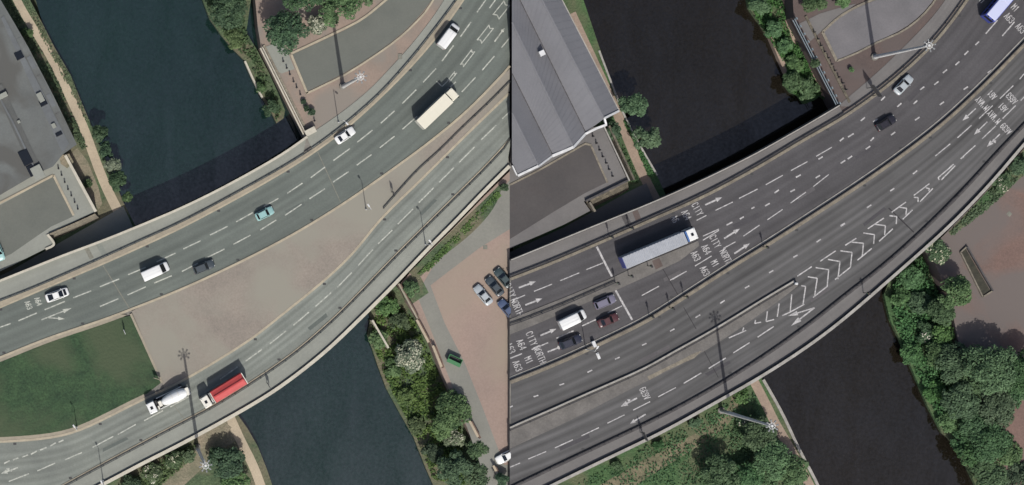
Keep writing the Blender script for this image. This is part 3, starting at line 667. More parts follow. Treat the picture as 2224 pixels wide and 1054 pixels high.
# right view dashes
dashes((1100, 340), [(507, 720, 615, 677), (342, 790, 463, 740), (175, 858, 290, 812), (40, 915, 118, 882), (860, 885, 970, 825), (1040, 787, 1145, 730), (643, 995, 735, 950)], 2.1, PR, road_north_R)
dash((1296, 536), (1329, 601), 4.2, PR, road_north_R, 'stop_line'); dash((1337, 631), (1373, 695), 4.2, PR, road_north_R, 'stop_line')
f = Zm(1100, 340)
arrow(f(78, 835), f(187, 795), road_north_R, PR, 3.6, 14, 5); arrow(f(120, 945), f(228, 903), road_north_R, PR, 3.6, 14, 5)
dashes((1460, 340), [(155, 407, 217, 375), (275, 343, 385, 290), (425, 267, 542, 208), (595, 180, 703, 120), (755, 90, 860, 33), (195, 507, 297, 462), (195, 533, 297, 470), (325, 585, 402, 543), (452, 507, 555, 437), (605, 403, 702, 337), (752, 297, 850, 227), (897, 192, 995, 115), (145, 697, 250, 633), (0, 783, 90, 730)], 2.1, PR, road_north_R)
dashes((1460, 340), [(345, 437, 383, 418), (430, 398, 455, 383), (503, 332, 523, 322), (590, 315, 620, 298), (650, 233, 678, 213), (752, 225, 780, 210), (787, 133, 817, 117), (912, 137, 940, 120)], 3.0, PR, road_north_R)
f = Zm(1460, 340)
for a in ((210, 308, 317, 260), (330, 522, 430, 460), (395, 618, 493, 553)): arrow(f(*a[:2]), f(*a[2:]), road_north_R, PR, 3.6, 14, 5)
dashes((1460, 0), [(915, 995, 1015, 937)], 2.1, PR, road_north_R)
dashes((1460, 0), [(930, 1013, 957, 997)], 3.0, PR, road_north_R)
dashes((1824, 0), [(928, 215, 1002, 130), (1033, 230, 1110, 140)], 2.6, PR, road_north_R)
dashes((1824, 0), [(862, 287, 885, 265), (792, 350, 817, 325), (735, 415, 760, 392), (655, 465, 682, 443), (600, 540, 628, 518), (510, 572, 537, 552), (468, 662, 493, 640), (365, 680, 392, 657), (262, 640, 287, 615), (635, 668, 662, 648), (787, 570, 815, 552), (940, 465, 968, 445), (478, 765, 508, 745), (325, 860, 352, 840), (133, 770, 160, 747), (212, 775, 240, 757), (195, 897, 217, 875), (52, 872, 88, 850), (0, 898, 25, 877), (165, 950, 193, 930), (50, 1012, 78, 993), (5, 1040, 35, 1020)], 3.0, PR, road_north_R)
dashes((1824, 0), [(1143, 505, 1171, 470), (1018, 628, 1103, 545), (885, 755, 972, 672), (748, 877, 838, 797), (607, 993, 702, 915), (1035, 755, 1118, 672), (905, 883, 993, 800), (768, 1010, 862, 925), (700, 1062, 722, 1045), (1150, 640, 1180, 610)], 2.2, PR, road_south_R)
f = Zm(1824, 0)
for a in ((865, 690, 780, 768), (938, 775, 853, 858), (1018, 853, 935, 935)): arrow(f(*a[:2]), f(*a[2:]), road_south_R, PR, 2.6, 15, 5)
arrow(f(975, 885), f(992, 912), road_south_R, PR, 2.4, 6, 4)
dashes((1460, 340), [(1070, 440, 1097, 425), (918, 545, 945, 527), (770, 642, 797, 627), (615, 740, 643, 725), (462, 838, 490, 822), (305, 935, 333, 915), (148, 1025, 178, 1007)], 2.8, PR, road_south_R)
dashes((1100, 694), [(1040, 75, 1068, 60), (862, 165, 890, 152), (690, 253, 720, 240), (515, 337, 545, 322), (337, 418, 367, 408), (172, 492, 202, 483), (22, 558, 40, 550)], 2.8, PR, road_south_R)
dashes((1824, 340), [(5, 445, 33, 427), (172, 327, 200, 308), (320, 220, 347, 203), (465, 112, 492, 90)], 2.8, PR, road_south_R)
dashes((1100, 694), [(965, 492, 1077, 433), (805, 577, 913, 523), (642, 660, 750, 607), (477, 740, 588, 688), (308, 817, 422, 765), (138, 888, 252, 840), (22, 940, 87, 913)], 2.2, PR, road_south_R)
dashes((1460, 694), [(73, 407, 185, 340), (232, 312, 340, 245), (388, 213, 492, 148), (543, 113, 645, 45), (360, 118, 470, 70), (447, 75, 455, 52)], 2.6, PR, road_south_R)
dashes((1100, 694), [(318, 120, 427, 72), (160, 192, 265, 148), (25, 247, 98, 218), (480, 42, 570, 0)], 2.5, PR, road_north_R)
f = Zm(1100, 694)
arrow(f(215, 103), f(317, 60), road_north_R, PR, 3.6, 14, 5); arrow(f(262, 207), f(350, 172), road_north_R, PR, 3.2, 8, 5)
arrow(f(830, 500), f(725, 555), road_south_R, PR, 3.4, 16, 5.5); arrow(f(790, 525), f(768, 508), road_south_R, PR, 3, 6, 4)
arrow(f(885, 603), f(785, 663), road_south_R, PR, 3.2, 12, 4.5)
# chevrons of the nose
f = Zm(1460, 340)
def chev(f, *pts):
    q = [f(*p) for p in pts]
    for i in range(len(q) - 1): dash(q[i], q[i + 1], 2.6, PR, road_south_R, 'chevron_line')
for c in ([(605, 985), (597, 1050), (648, 1037)], [(680, 935), (668, 1020)], [(760, 878), (750, 985)], [(700, 1012), (750, 990), (840, 940)], [(820, 822), (848, 827), (832, 940)], [(862, 765), (922, 775), (905, 890)], [(895, 897), (988, 825)], [(912, 707), (995, 720), (985, 825)], [(990, 655), (1067, 668), (1053, 780)], [(1035, 783), (1133, 705)], [(1068, 600), (1143, 610), (1133, 705)], [(530, 1040), (524, 1062), (565, 1054)], [(795, 762), (888, 700)], [(940, 667), (1040, 600)], [(1100, 565), (1171, 520)]): chev(f, *c)
f = Zm(1824, 340)
for c in ([(75, 545), (150, 552), (143, 632)], [(112, 660), (203, 585)], [(150, 487), (220, 497), (215, 557)], [(225, 432), (290, 440), (285, 500)], [(250, 540), (337, 460)], [(315, 377), (362, 382), (358, 430)], [(372, 322), (425, 330), (420, 370)], [(400, 400), (462, 340)], [(470, 260), (498, 262), (497, 290)], [(547, 200), (570, 205), (565, 220)], [(510, 288), (592, 203)], [(178, 460), (280, 392)], [(330, 355), (420, 290)], [(470, 248), (570, 173)], [(632, 150), (625, 135), (725, 50)], [(645, 150), (735, 57)], [(770, 15), (790, 0)]): chev(f, *c)
f = Zm(1460, 340)
arrow(f(905, 962), f(735, 1015), road_south_R, PR, 2.6, 22, 5); arrow(f(905, 962), f(755, 1078), road_south_R, PR, 3, 24, 5.5)

# ------------------------------------------------------------------ parapets, rails and barriers
def rail_thing(name, A, label, cat, m, z0, h, w, spacing_m, post_m=None, d=0.0, solid=False, postw=0.08, side=None):
    mid = A[len(A) // 2]; r = empty(name, P(mid[0], mid[1], z0)); tag(r, label, cat)
    A = offset(A, d)
    if side: A = clip_seam(A, side)
    if solid:
        wall_band('wall', A, w, z0, z0 + h, m, r)
    else:
        wall_band('top_rail', A, w, z0 + h - 0.12, z0 + h, m, r); wall_band('middle_rail', A, w * 0.5, z0 + h * 0.5 - 0.04, z0 + h * 0.5, m, r)
    if spacing_m:
        n = max(2, int(arclen(A) * S / spacing_m)); pts = resample(A, n); proto = None
        for q in pts:
            v = local(r, [P(q.x, q.y, z0)])[0]
            if proto is None: proto = bev_box('post', post_m or m, -postw, postw, -postw, postw, 0, h + 0.06, 0.02, r, 1); proto.location = v
            else: copy_part(proto, r, v)
    return r
def coping(r, A, w, z, m, d=0, h=0.1, side=None):
    A = offset(A, d)
    if side: A = clip_seam(A, side)
    return band('coping', offset(A, -w / 2), offset(A, w / 2), z + h, m, thick=h, parent=r, zref=z - 1)
r = rail_thing('bridge_parapet', L1, 'pale grey parapet wall along the river side of the bridge, left view', 'parapet', M['footL'], -0.3, 1.3, 4, 6, M['darkrail'], d=2, solid=True); coping(r, L1, 5, 1.0, M['copeL'], 2, .08)
r = rail_thing('bridge_parapet', L9, 'cream coped parapet on the outer bend of the lower carriageway, left view', 'parapet', M['footL'], -0.6, 1.15, 6.4, 5, M['darkrail'], d=-4, solid=True, postw=.14, side='L'); coping(r, L9, 7.5, .55, M['copeL'], -4, .1, 'L')
rail_thing('guard_rail', L2, 'dark guard rail between footway and upper carriageway, left view', 'railing', M['darkrail'], 0.1, 0.55, 1.8, 3.0)
rail_thing('guard_rail', offset(L7, 7), 'dark guard rail beside the footway of the lower carriageway, left view', 'railing', M['darkrail'], 0.1, 0.5, 1.6, 3.0, side='L')
rail_thing('guard_rail', smooth([(833, 453), (856, 427), (914, 362), (945, 338), (999, 283), (1060, 226), (1107, 178)]), 'dark guard rail down the narrow end of the paved median, left view', 'railing', M['darkrail'], 0.1, 0.5, 1.6, 3.0)
r = rail_thing('river_wall', [Vector((568, 104)), Vector((664, 296))], 'straight river wall topped by pale rails beside brown paving, left view', 'wall', M['stoneL'], -6.5, 6.7, 5, 0, solid=True, d=2)
coping(r, [Vector((568, 104)), Vector((664, 296))], 3, 0.2, M['copeL'], 4, .12); coping(r, [Vector((568, 104)), Vector((664, 296))], 2, 0.2, M['copeL'], -.5, .7)
r = rail_thing('end_pillar', [Vector((664, 291)), Vector((683, 281))], 'pale stone end block where river wall meets the bridge, left view', 'pillar', M['copeL'], -0.2, 1.6, 12, 0, solid=True); coping(r, [Vector((663, 291.5)), Vector((684, 280.5))], 13, 1.4, M['copeL'], 0, .12)
r = rail_thing('retaining_wall', [Vector((142, 338)), Vector((208, 460))], 'straight retaining wall between terrace and gravel towpath, left view', 'wall', M['stoneL'], -5.5, 4.9, 5, 0, solid=True); coping(r, [Vector((142, 338)), Vector((208, 460))], 6, -0.6, M['copeL'], 0, .1)
# sloped stone revetment below the terraces
def revetment(A, B, z0, z1, m, label, rows=3, cols=14):
    r = empty('stone_revetment', P(A[0][0], A[0][1], z0)); tag(r, label, 'wall')
    band('slope', [Vector(p) for p in A], [Vector(p) for p in B], z0, m, thick=0.6, parent=r, z2=z1, n=16)
    A_ = resample([Vector(p) for p in A], cols + 1); B_ = resample([Vector(p) for p in B], cols + 1)
    for i in range(cols):
        for j in range(rows):
            q = []
            for (ii, jj) in ((i + .06, j + .08), (i + .94, j + .08), (i + .94, j + .92), (i + .06, j + .92)):
                k = min(cols - 1, int(ii)); fr = ii - k; a = A_[k].lerp(A_[k + 1], fr); b = B_[k].lerp(B_[k + 1], fr); t = jj / rows
                px = a.lerp(b, t); v = P(px.x, px.y, z0 + (z1 - z0) * t); v.z += 0.05 + rnd.random() * 0.12; q.append(v)
            vs = q + [v - Vector((0, 0, .3)) for v in q]
            link('stone', mesh('stone', local(r, vs), [(3, 2, 1, 0), (0, 1, 5, 4), (1, 2, 6, 5), (2, 3, 7, 6), (3, 0, 4, 7)]), m, r)
    return r
revetment([(206, 464), (160, 485), (106, 508)], [(216, 474), (165, 499), (116, 520)], -0.9, -4.9, M['stoneL'], 'sloping rough stone revetment at the terrace corner, left view')
revetment([(1363, 393), (1315, 416), (1272, 437)], [(1366, 412), (1345, 424), (1316, 438), (1287, 452)], -0.9, -4.9, M['stoneR'], 'sloping rough stone revetment at the terrace corner, right view')
structure(wall_band('terrace_step', smooth([(104, 509), (118, 530), (100, 541)], it=0), 5, -5, TZ + .3, M['copeL']))
# right view
r = rail_thing('bridge_parapet', R1, 'white capped parapet along the river side of the bridge, right view', 'parapet', M['barrier'], -0.3, 1.4, 4, 6, M['barrier'], d=1, solid=True); coping(r, R1, 2.6, 1.1, M['copeR'], 1, .08)
r = rail_thing('bridge_parapet', R8, 'pale capped parapet along the outer bend of the bridge, right view', 'parapet', M['barrier'], -0.6, 1.3, 5, 6, M['barrier'], d=-3, solid=True, side='R'); coping(r, R8, 6.4, .7, M['copeR'], -2.6, .1, 'R')
rail_thing('safety_barrier', R2, 'dark barrier between footway and upper carriageway, right view', 'barrier', M['blackrail'], 0.1, 0.6, 2.6, 4.0, side='R')
rail_thing('safety_barrier', offset(R4, 1), 'long central barrier between the two carriageways, right view', 'barrier', M['blackrail'], 0.1, 0.5, 2.2, 4.0, solid=True, side='R')
rail_thing('safety_barrier', R5, 'barrier along the traffic island ending at a lit bollard, right view', 'barrier', M['copeR'], 0.1, 0.4, 4.0, 0, solid=True, d=-4, side='R')
rail_thing('guard_rail', offset(R5, 2), 'black railing beside the traffic island barrier, right view', 'railing', M['blackrail'], 0.1, 0.6, 2.4, 4.0, side='R')
rail_thing('guard_rail', R7, 'dark rail between footway and slip lane on the outer bend, right view', 'railing', M['blackrail'], 0.1, 0.4, 1.4, 3.0, side='R')
gi = smooth([(1107, 707), (1134, 698), (1230, 660), (1336, 614)])
rail_thing('guard_rail', gi, 'black double rail on the slim island before the stop lines, right view', 'railing', M['blackrail'], 0.1, 0.7, 2.4, 2.0)
r = rail_thing('river_wall', [Vector((1725, 42)), Vector((1819, 226))], 'straight river wall with pale blue rails beside brown paving, right view', 'wall', M['stoneR'], -6.5, 6.7, 5, 0, solid=True, d=2)
M['bluerail'] = plain('pale_blue_rail', (128, 140, 146), .5)
for k, (d_, zz) in enumerate(((-.5, 1.2), (4, 1.2))):
    wall_band('hand_rail', [Vector((1725, 42)), Vector((1819, 226))], 1.6, zz - .12, zz, M['bluerail'], r, d_)
proto = None
for q in resample([Vector((1727, 41)), Vector((1821, 225))], 12):
    v = local(r, [P(q.x, q.y, 0.2)])[0]
    if proto is None: proto = bev_box('post', M['bluerail'], -.1, .1, -.25, .25, 0, 1.0, .02, r, 1); proto.location = v; proto.rotation_euler.z = .45
    else: copy_part(proto, r, v, .45)
r = rail_thing('retaining_wall', [Vector((1309, 276)), Vector((1363, 392))], 'straight retaining wall with pale top between terrace and towpath, right view', 'wall', M['stoneR'], -5.5, 4.9, 4, 0, solid=True); coping(r, [Vector((1309, 276)), Vector((1364, 393))], 3, -.6, M['copeR'], 0, .1)
r = rail_thing('retaining_wall', [Vector((1363, 391)), Vector((1269, 437))], 'dark topped angled terrace wall above the stone revetment, right view', 'wall', M['barrier'], -2.0, 1.3, 4, 0, solid=True); wall_band('wall', [Vector((1269, 440)), Vector((1281, 460))], 4, -5, -.75, M['sandR'], r)
for a, lab in (([(903, 694), (929, 743)], 'red brick boundary wall below the bridge, upper stretch, left view'), ([(938, 750), (957, 796)], 'red brick boundary wall beside the green skip, left view'), ([(1017, 912), (1036, 948)], 'short red brick boundary wall beside the bushes, left view'), ([(1069, 1010), (1082, 1036)], 'red brick boundary wall near the white parked car, left view')):
    r = rail_thing('boundary_wall', [Vector(p) for p in a], lab, 'wall', M['brickwall'], -3.4, 3.4, 4, 0, solid=True); coping(r, [Vector(p) for p in a], 5, 0, M['pathL'], 0, .08)
r = rail_thing('boundary_wall', [Vector((864, 616)), Vector((905, 692))], 'narrow brick wall descending from the parapet to the car park, left view', 'wall', M['brickwall'], -3.4, 3.2, 3, 0, solid=True); coping(r, [Vector((864, 616)), Vector((905, 692))], 3.6, -.2, M['vergeL'], 0, .08)
r = rail_thing('bank_wall', [Vector((804, 694)), Vector((839, 754))], 'pale low wall at the water edge under the bridge, left view', 'wall', M['copeL'], -6, 3, 4, 0, solid=True)

# ------------------------------------------------------------------ piers under the decks
def piers(spots, label):
    for i, (px, py) in enumerate(spots):
        o = bev_box('bridge_pier', M['concrete'], -6, 6, -1, 1, 0, 6.6, 0.3); o.location = P(px, py, -8); o.rotation_euler.z = math.radians(-58)
        tag(o, label % ord_(i), 'pier', 'piers under the bridge deck')
piers([(330, 600), (560, 700), (750, 560)], 'broad concrete pier under the bridge deck, %s from the left, left view')
piers([(1500, 560), (1660, 650), (1840, 480)], 'broad concrete pier under the bridge deck, %s from the left, right view')

# ------------------------------------------------------------------ buildings
# left view: flat felt roofed shed at the left edge
bL = empty('flat_roofed_shed', P(60, 200, -4.9)); tag(bL, 'long flat felt roofed shed beside the gravel towpath, left view', 'building')
RZ = 1.6
ro = [(3, 3), (34, 55), (61, 102), (116, 208), (167, 314), (137, 335), (115, 362), (75, 380), (0, 424), (-160, 495), (-160, -260), (-110, -200)]
prism('wall', [(0, 8), (31, 58), (58, 105), (113, 211), (163, 313), (135, 332), (112, 358), (75, 376), (0, 420), (-155, 490), (-155, -255), (-110, -195)], RZ - .25, M['brickwall'], 6.3, bL, zref=RZ)
rf = prism('roof', ro, RZ, M['roofL'], 0.25, bL)
fz = Zm(0, 0)
def roof_strip(pts, z, m, h, nm='roof_sheet'): return prism(nm, pts, z, m, h, bL)
nd = Vector((0.455, 0.89))       # along the shed
M['roofL2'] = mat('felt_roof_strip', (112, 116, 117), (100, 103, 104), 0.2, fine=.08); M['roofL3'] = mat('felt_roof_dark', (97, 98, 95), (88, 90, 88), 0.15, fine=.1)
roof_strip([(2, 40), (8, 34), (150, 312), (140, 328), (134, 330)], RZ + .14, M['roofL2'], .13)
roof_strip([(-14, 190), (4, 182), (92, 372), (76, 379), (60, 352)], RZ + .12, M['roofL3'], .11)
roof_strip([(-60, 150), (0, 198), (72, 372), (0, 412), (-60, 440)], RZ + .05, M['roofL'], .04)
wall_band('roof_gutter', [Vector((0, 214)), Vector((26, 262)), Vector((66, 346)), Vector((78, 372))], 4, RZ + .05, RZ + .3, M['roofL2'], bL)
for i, (u, v, sx, sy) in enumerate(((122, 355, .8, .8), (275, 655, .75, .65), (375, 853, .7, .4), (163, 1003, 1.0, 1.6), (200, 1085, .7, 1.2))):
    px, py = fz(u, v); k = bev_box('skylight', M['glass'], -sx, sx, -sy, sy, 0, .35, .05, bL); k.location = P(px, py, RZ) - bL.location; k.rotation_euler.z = math.radians(27)
for (u, v, sx, sy, h) in ((258, 620, .55, 1.0, .7), (18, 610, 1.0, .5, .9), (240, 1097, 1.1, 1.4, .8), (120, 775, .3, .3, .5), (342, 800, .4, .5, .6)):
    px, py = fz(u, v); k = bev_box('roof_vent', M['footL'], -sx, sx, -sy, sy, 0, h, .06, bL); k.location = P(px, py, RZ) - bL.location; k.rotation_euler.z = math.radians(27)
for k in range(5):
    a = Vector((40, 95)) + nd * 46 * k; q = bev_box('roof_panel', M['roofL2'] if k % 2 else M['roofL'], -.5, .5, -1.4, 1.4, 0, .06, .03, bL); q.location = P(a.x + 8, a.y, RZ) - bL.location; q.rotation_euler.z = math.radians(27)
o = tag(prism('rubble_heap', [(128, 338), (150, 334), (160, 352), (146, 366), (132, 356)], TZ + .35, M['dirtL'], .35), 'low heap of pale rubble at the corner of the flat roofed shed', 'rubble')

# right view: pitched steel roofs in parallel bays
bR_ = empty('pitched_roof_warehouse', P(1230, 180, -4.9)); tag(bR_, 'warehouse with parallel pitched grey steel roofs above the river, right view', 'building')
EZ, RDZ = 0.6, 3.1
M['clad'] = mat('grey_cladding', (100, 100, 106), (92, 92, 98), .3, fine=.05)
cut = [((1221, 0), (1344, 240)), ((1177, 0), (1312, 258)), ((1129, 0), (1272, 288)), ((1088, 0), (1244, 318)), ((1032, 0), (1200, 336)), ((990, 0), (1169, 360)), ((942, 0), (1125, 380))]
def on(line, y):
    (x0, y0), (x1, y1) = line; t = (y - y0) / (y1 - y0); return (x0 + (x1 - x0) * t, y)
hs = [EZ, RDZ, EZ + .2, RDZ, EZ + .2, RDZ, EZ]
SEAMB = SEAM + 5           # the building stops just short of the neighbouring view
for i in range(6):
    a, b = cut[i], cut[i + 1]; za, zb = hs[i], hs[i + 1]
    def clipped(line):
        t0 = on(line, -110); t1 = line[1]
        if t0[0] < SEAMB:       # start where the bay meets the seam
            (x0, y0), (x1, y1) = line; t = (SEAMB - x0) / (x1 - x0); t0 = (SEAMB, y0 + (y1 - y0) * t)
        return [Vector(t0), Vector(t1)]
    A, B = clipped(a), clipped(b)
    if A[0].x <= SEAMB and B[0].x <= SEAMB or True:
        NSH = 26 if i < 5 else 14
        base = band('roof_slope', A, B, za, M['roofR'], thick=.2, parent=bR_, z2=zb, n=12)
        # standing seams on every slope: real ribs across the fall
        Aq, Bq = resample(A, NSH), resample(B, NSH)
        for k in range(1, NSH - 1):
            pa = P(Aq[k].x, Aq[k].y, za); pb = P(Bq[k].x, Bq[k].y, zb); t = (Aq[-1] - Aq[0]).normalized(); tt = Vector((t.x, -t.y, 0)) * .06; up = Vector((0, 0, .03))
            vs = [pa - tt, pa + tt, pb + tt, pb - tt]; vs = [v + up for v in vs] + [v - up for v in vs]
            link('roof_rib', mesh('roof_rib', local(bR_, vs), [(0, 1, 2, 3), (0, 4, 5, 1), (2, 6, 7, 3), (1, 5, 6, 2), (3, 7, 4, 0)]), M['roofR'], base)
for i in range(1, 6):
    ln = [Vector(on(cut[i], -110) if on(cut[i], -110)[0] > SEAMB else (SEAMB, cut[i][0][1] + (cut[i][1][1] - cut[i][0][1]) * (SEAMB - cut[i][0][0]) / (cut[i][1][0] - cut[i][0][0]))), Vector(cut[i][1])]
    if i % 2: band('ridge_cap', offset(ln, -1.4), offset(ln, 1.4), hs[i] + .12, M['roofR'], thick=.1, parent=bR_)
    else: band('valley_gutter', offset(ln, -1.2), offset(ln, 1.2), hs[i] + .06, M['barrier'], thick=.05, parent=bR_)
def zedge(pts, w, m, nm, zs):
    A = [Vector(p) for p in pts]; L_, R_ = offset(A, -w / 2), offset(A, w / 2); vs = []
    for l_, r_, z in zip(L_, R_, zs): vs += [P(l_.x, l_.y, z), P(r_.x, r_.y, z)]
    k = len(vs); fs = [(2 * i, 2 * i + 1, 2 * i + 3, 2 * i + 2) for i in range(len(A) - 1)]
    vs += [v - Vector((0, 0, .5)) for v in vs]
    for i in range(len(A) - 1):
        a, b = 2 * i, 2 * i + 2; fs += [(a, b, b + k, a + k), (a + 1, a + 1 + k, b + 1 + k, b + 1)]
    fs += [(0, k, k + 1, 1), (k - 2, k - 1, 2 * k - 1, 2 * k - 2)]
    link(nm, mesh(nm, local(bR_, vs), fs), m, bR_)
zedge([(1345, 241), (1313, 257)], 4.5, M['whitetrim'], 'white_fascia', [EZ + .25, RDZ + .25])
zedge([(1313, 257), (1317, 271)], 4, M['whitetrim'], 'white_fascia', [RDZ + .2, RDZ - .4])
zedge([(1318, 271), (1296, 279), (1272, 291), (1245, 321)], 5, M['whitetrim'], 'white_fascia', [RDZ - .3, RDZ - .6, EZ + .45, RDZ + .2])
zedge([(1245, 320), (1222, 330), (1200, 339)], 6, M['whitetrim'], 'white_fascia', [RDZ + .25, 2.0, EZ + .45])
zedge([(1200, 339), (1169, 362)], 4, M['whitetrim'], 'white_fascia', [EZ + .4, RDZ + .2])
zedge([(1169, 361), (1125, 382)], 5, M['whitetrim'], 'white_fascia', [RDZ + .22, EZ + .2])
zedge([(1113, 360), (1123, 381)], 2.5, M['whitetrim'], 'white_fascia', [EZ + .2, EZ + .2])
zedge([(1165, -110), (1221, 0), (1283, 120), (1345, 241)], 2.2, M['copeR'], 'eaves_gutter', [EZ + .1] * 4)
wp = [(1165, -110), (1221, 0), (1342, 238), (1312, 255), (1270, 286), (1243, 316), (1200, 334), (1168, 358), (1127, 378), (1116, 358), (1116, -110)]
prism('wall', wp, EZ - .3, M['clad'], 5.4, bR_, zref=EZ)
k = bev_box('roof_vent', M['whitetrim'], -.55, .55, -.55, .55, 0, .7, .05, bR_); k.location = P(1176, 116, 1.9) - bR_.location; k.rotation_euler.z = .45

# ------------------------------------------------------------------ vehicles
def ang(h): return math.atan2(-h[1], h[0])          # heading given in photo axes
_wheel = {}
def wheel(parent, x, y, r=0.32, w=0.22):
    if (r, w) not in _wheel:
        bm = bmesh.new(); bmesh.ops.create_cone(bm, cap_ends=True, segments=16, radius1=r, radius2=r, depth=w, matrix=Matrix.Rotation(math.pi / 2, 4, 'X'))
        bmesh.ops.bevel(bm, geom=bm.edges[:], offset=0.03, segments=1, affect='EDGES'); me = bm_mesh('wheel', bm); me.materials.append(M['tyre'])
        bm = bmesh.new(); bmesh.ops.create_cone(bm, cap_ends=True, segments=12, radius1=r * .62, radius2=r * .62, depth=w + .03, matrix=Matrix.Rotation(math.pi / 2, 4, 'X')); mr = bm_mesh('rim', bm); mr.materials.append(M['rim'])
        _wheel[(r, w)] = (me, mr)
    me, mr = _wheel[(r, w)]
    o = link('wheel', me, None, parent); o.location = (x, y, r); q = link('rim', mr, None, o); return o
def paint(name, c, rough=0.35): return mat('paint_' + name, c, fine=0, rough=rough, spec=.5, coat=.4)
def rrect(x, hw, zb, zt, r=0.12):
    return [(x, -hw, zb + r), (x, -hw, zt - r), (x, -hw + r, zt - r * .3), (x, -hw * .45, zt), (x, hw * .45, zt), (x, hw - r, zt - r * .3), (x, hw, zt - r), (x, hw, zb + r), (x, hw - r, zb), (x, -hw + r, zb)]
def quad(name, pts, m, parent): return link(name, mesh(name, pts, [tuple(range(len(pts)))]), m, parent)
def inset(q, f, off):
    q = [Vector(v) for v in q]; c = sum(q, Vector()) / len(q); n = (q[1] - q[0]).cross(q[2] - q[0]).normalized()
    return [c + (v - c) * f + n * off for v in q]
def car(label, px, py, head, L, W, Hc, body, z=0.0, roof=None, cab=(-.36, -.2, .04, .2), estate=False, cat='car', group=None, bonnet=None):
    p = P(px, py, z + 1.0); r = empty('car' if cat == 'car' else cat, (p.x, p.y, z), ang(head)); tag(r, label, cat, group)
    W2 = W / 2; belt = Hc * .62
    prof = [(-.5, .72, .30, belt * .80), (-.48, .88, .22, belt * .93), (-.40, .98, .18, belt * .99), (-.2, 1, .18, belt), (.1, 1, .18, belt * .99), (.26, .99, .18, belt * .95), (.40, .95, .18, belt * .86), (.47, .84, .22, belt * .74), (.5, .66, .30, belt * .62)]
    bd = loft('body', [rrect(x * L, W2 * w, zb, zt) for x, w, zb, zt in prof], body, r, True)
    xr0, xr1, xf1, xf0 = [c * L for c in cab]; b0, t0 = W2 * .88, W2 * .68; zt = Hc; zb = belt - .04
    v = [(xr0, -b0, zb), (xf0, -b0, zb), (xf0, b0, zb), (xr0, b0, zb), (xr1, -t0, zt), (xf1, -t0, zt), (xf1, t0, zt), (xr1, t0, zt)]
    bm = bmesh.new(); V = [bm.verts.new(q) for q in v]
    for f_ in ((0, 1, 5, 4), (1, 2, 6, 5), (2, 3, 7, 6), (3, 0, 4, 7), (4, 5, 6, 7)): bm.faces.new([V[i] for i in f_])
    bmesh.ops.bevel(bm, geom=[e for e in bm.edges if all(q.co.z > zb + .05 for q in e.verts)], offset=.07, segments=2, affect='EDGES')
    link('roof', bm_mesh('roof', bm), roof or body, r)
    g_ = M['glass']
    quad('windscreen', inset([v[1], v[2], v[6], v[5]], .86, .012), g_, r); quad('rear_window', inset([v[3], v[0], v[4], v[7]], .84, .012), g_, r)
    quad('side_window', inset([v[0], v[1], v[5], v[4]], .82, .012), g_, r); quad('side_window', inset([v[2], v[3], v[7], v[6]], .82, .012), g_, r)
    for s in (-1, 1):
        for x in (-.31, .30): wheel(r, x * L, s * (W2 - .12))
        bev_box('headlight', M['lampw'], .455 * L, .485 * L, s * W2 * .62 - .14, s * W2 * .62 + .14, belt * .58, belt * .72, .03, r, 1)
        bev_box('tail_light', M['lampr'], -.498 * L, -.47 * L, s * W2 * .66 - .13, s * W2 * .66 + .13, belt * .62, belt * .82, .03, r, 1)
        bev_box('wing_mirror', body, cab[3] * L - .28, cab[3] * L - .12, s * (W2 + .02) - .09, s * (W2 + .02) + .09, belt - .02, belt + .13, .03, r, 1)
    if bonnet: 
        quad('bonnet', [(cab[3] * L + .12, -W2 * .72, belt * .99), (.40 * L, -W2 * .66, belt * .89), (.40 * L, W2 * .66, belt * .89), (cab[3] * L + .12, W2 * .72, belt * .99)], bonnet, r)
    return r
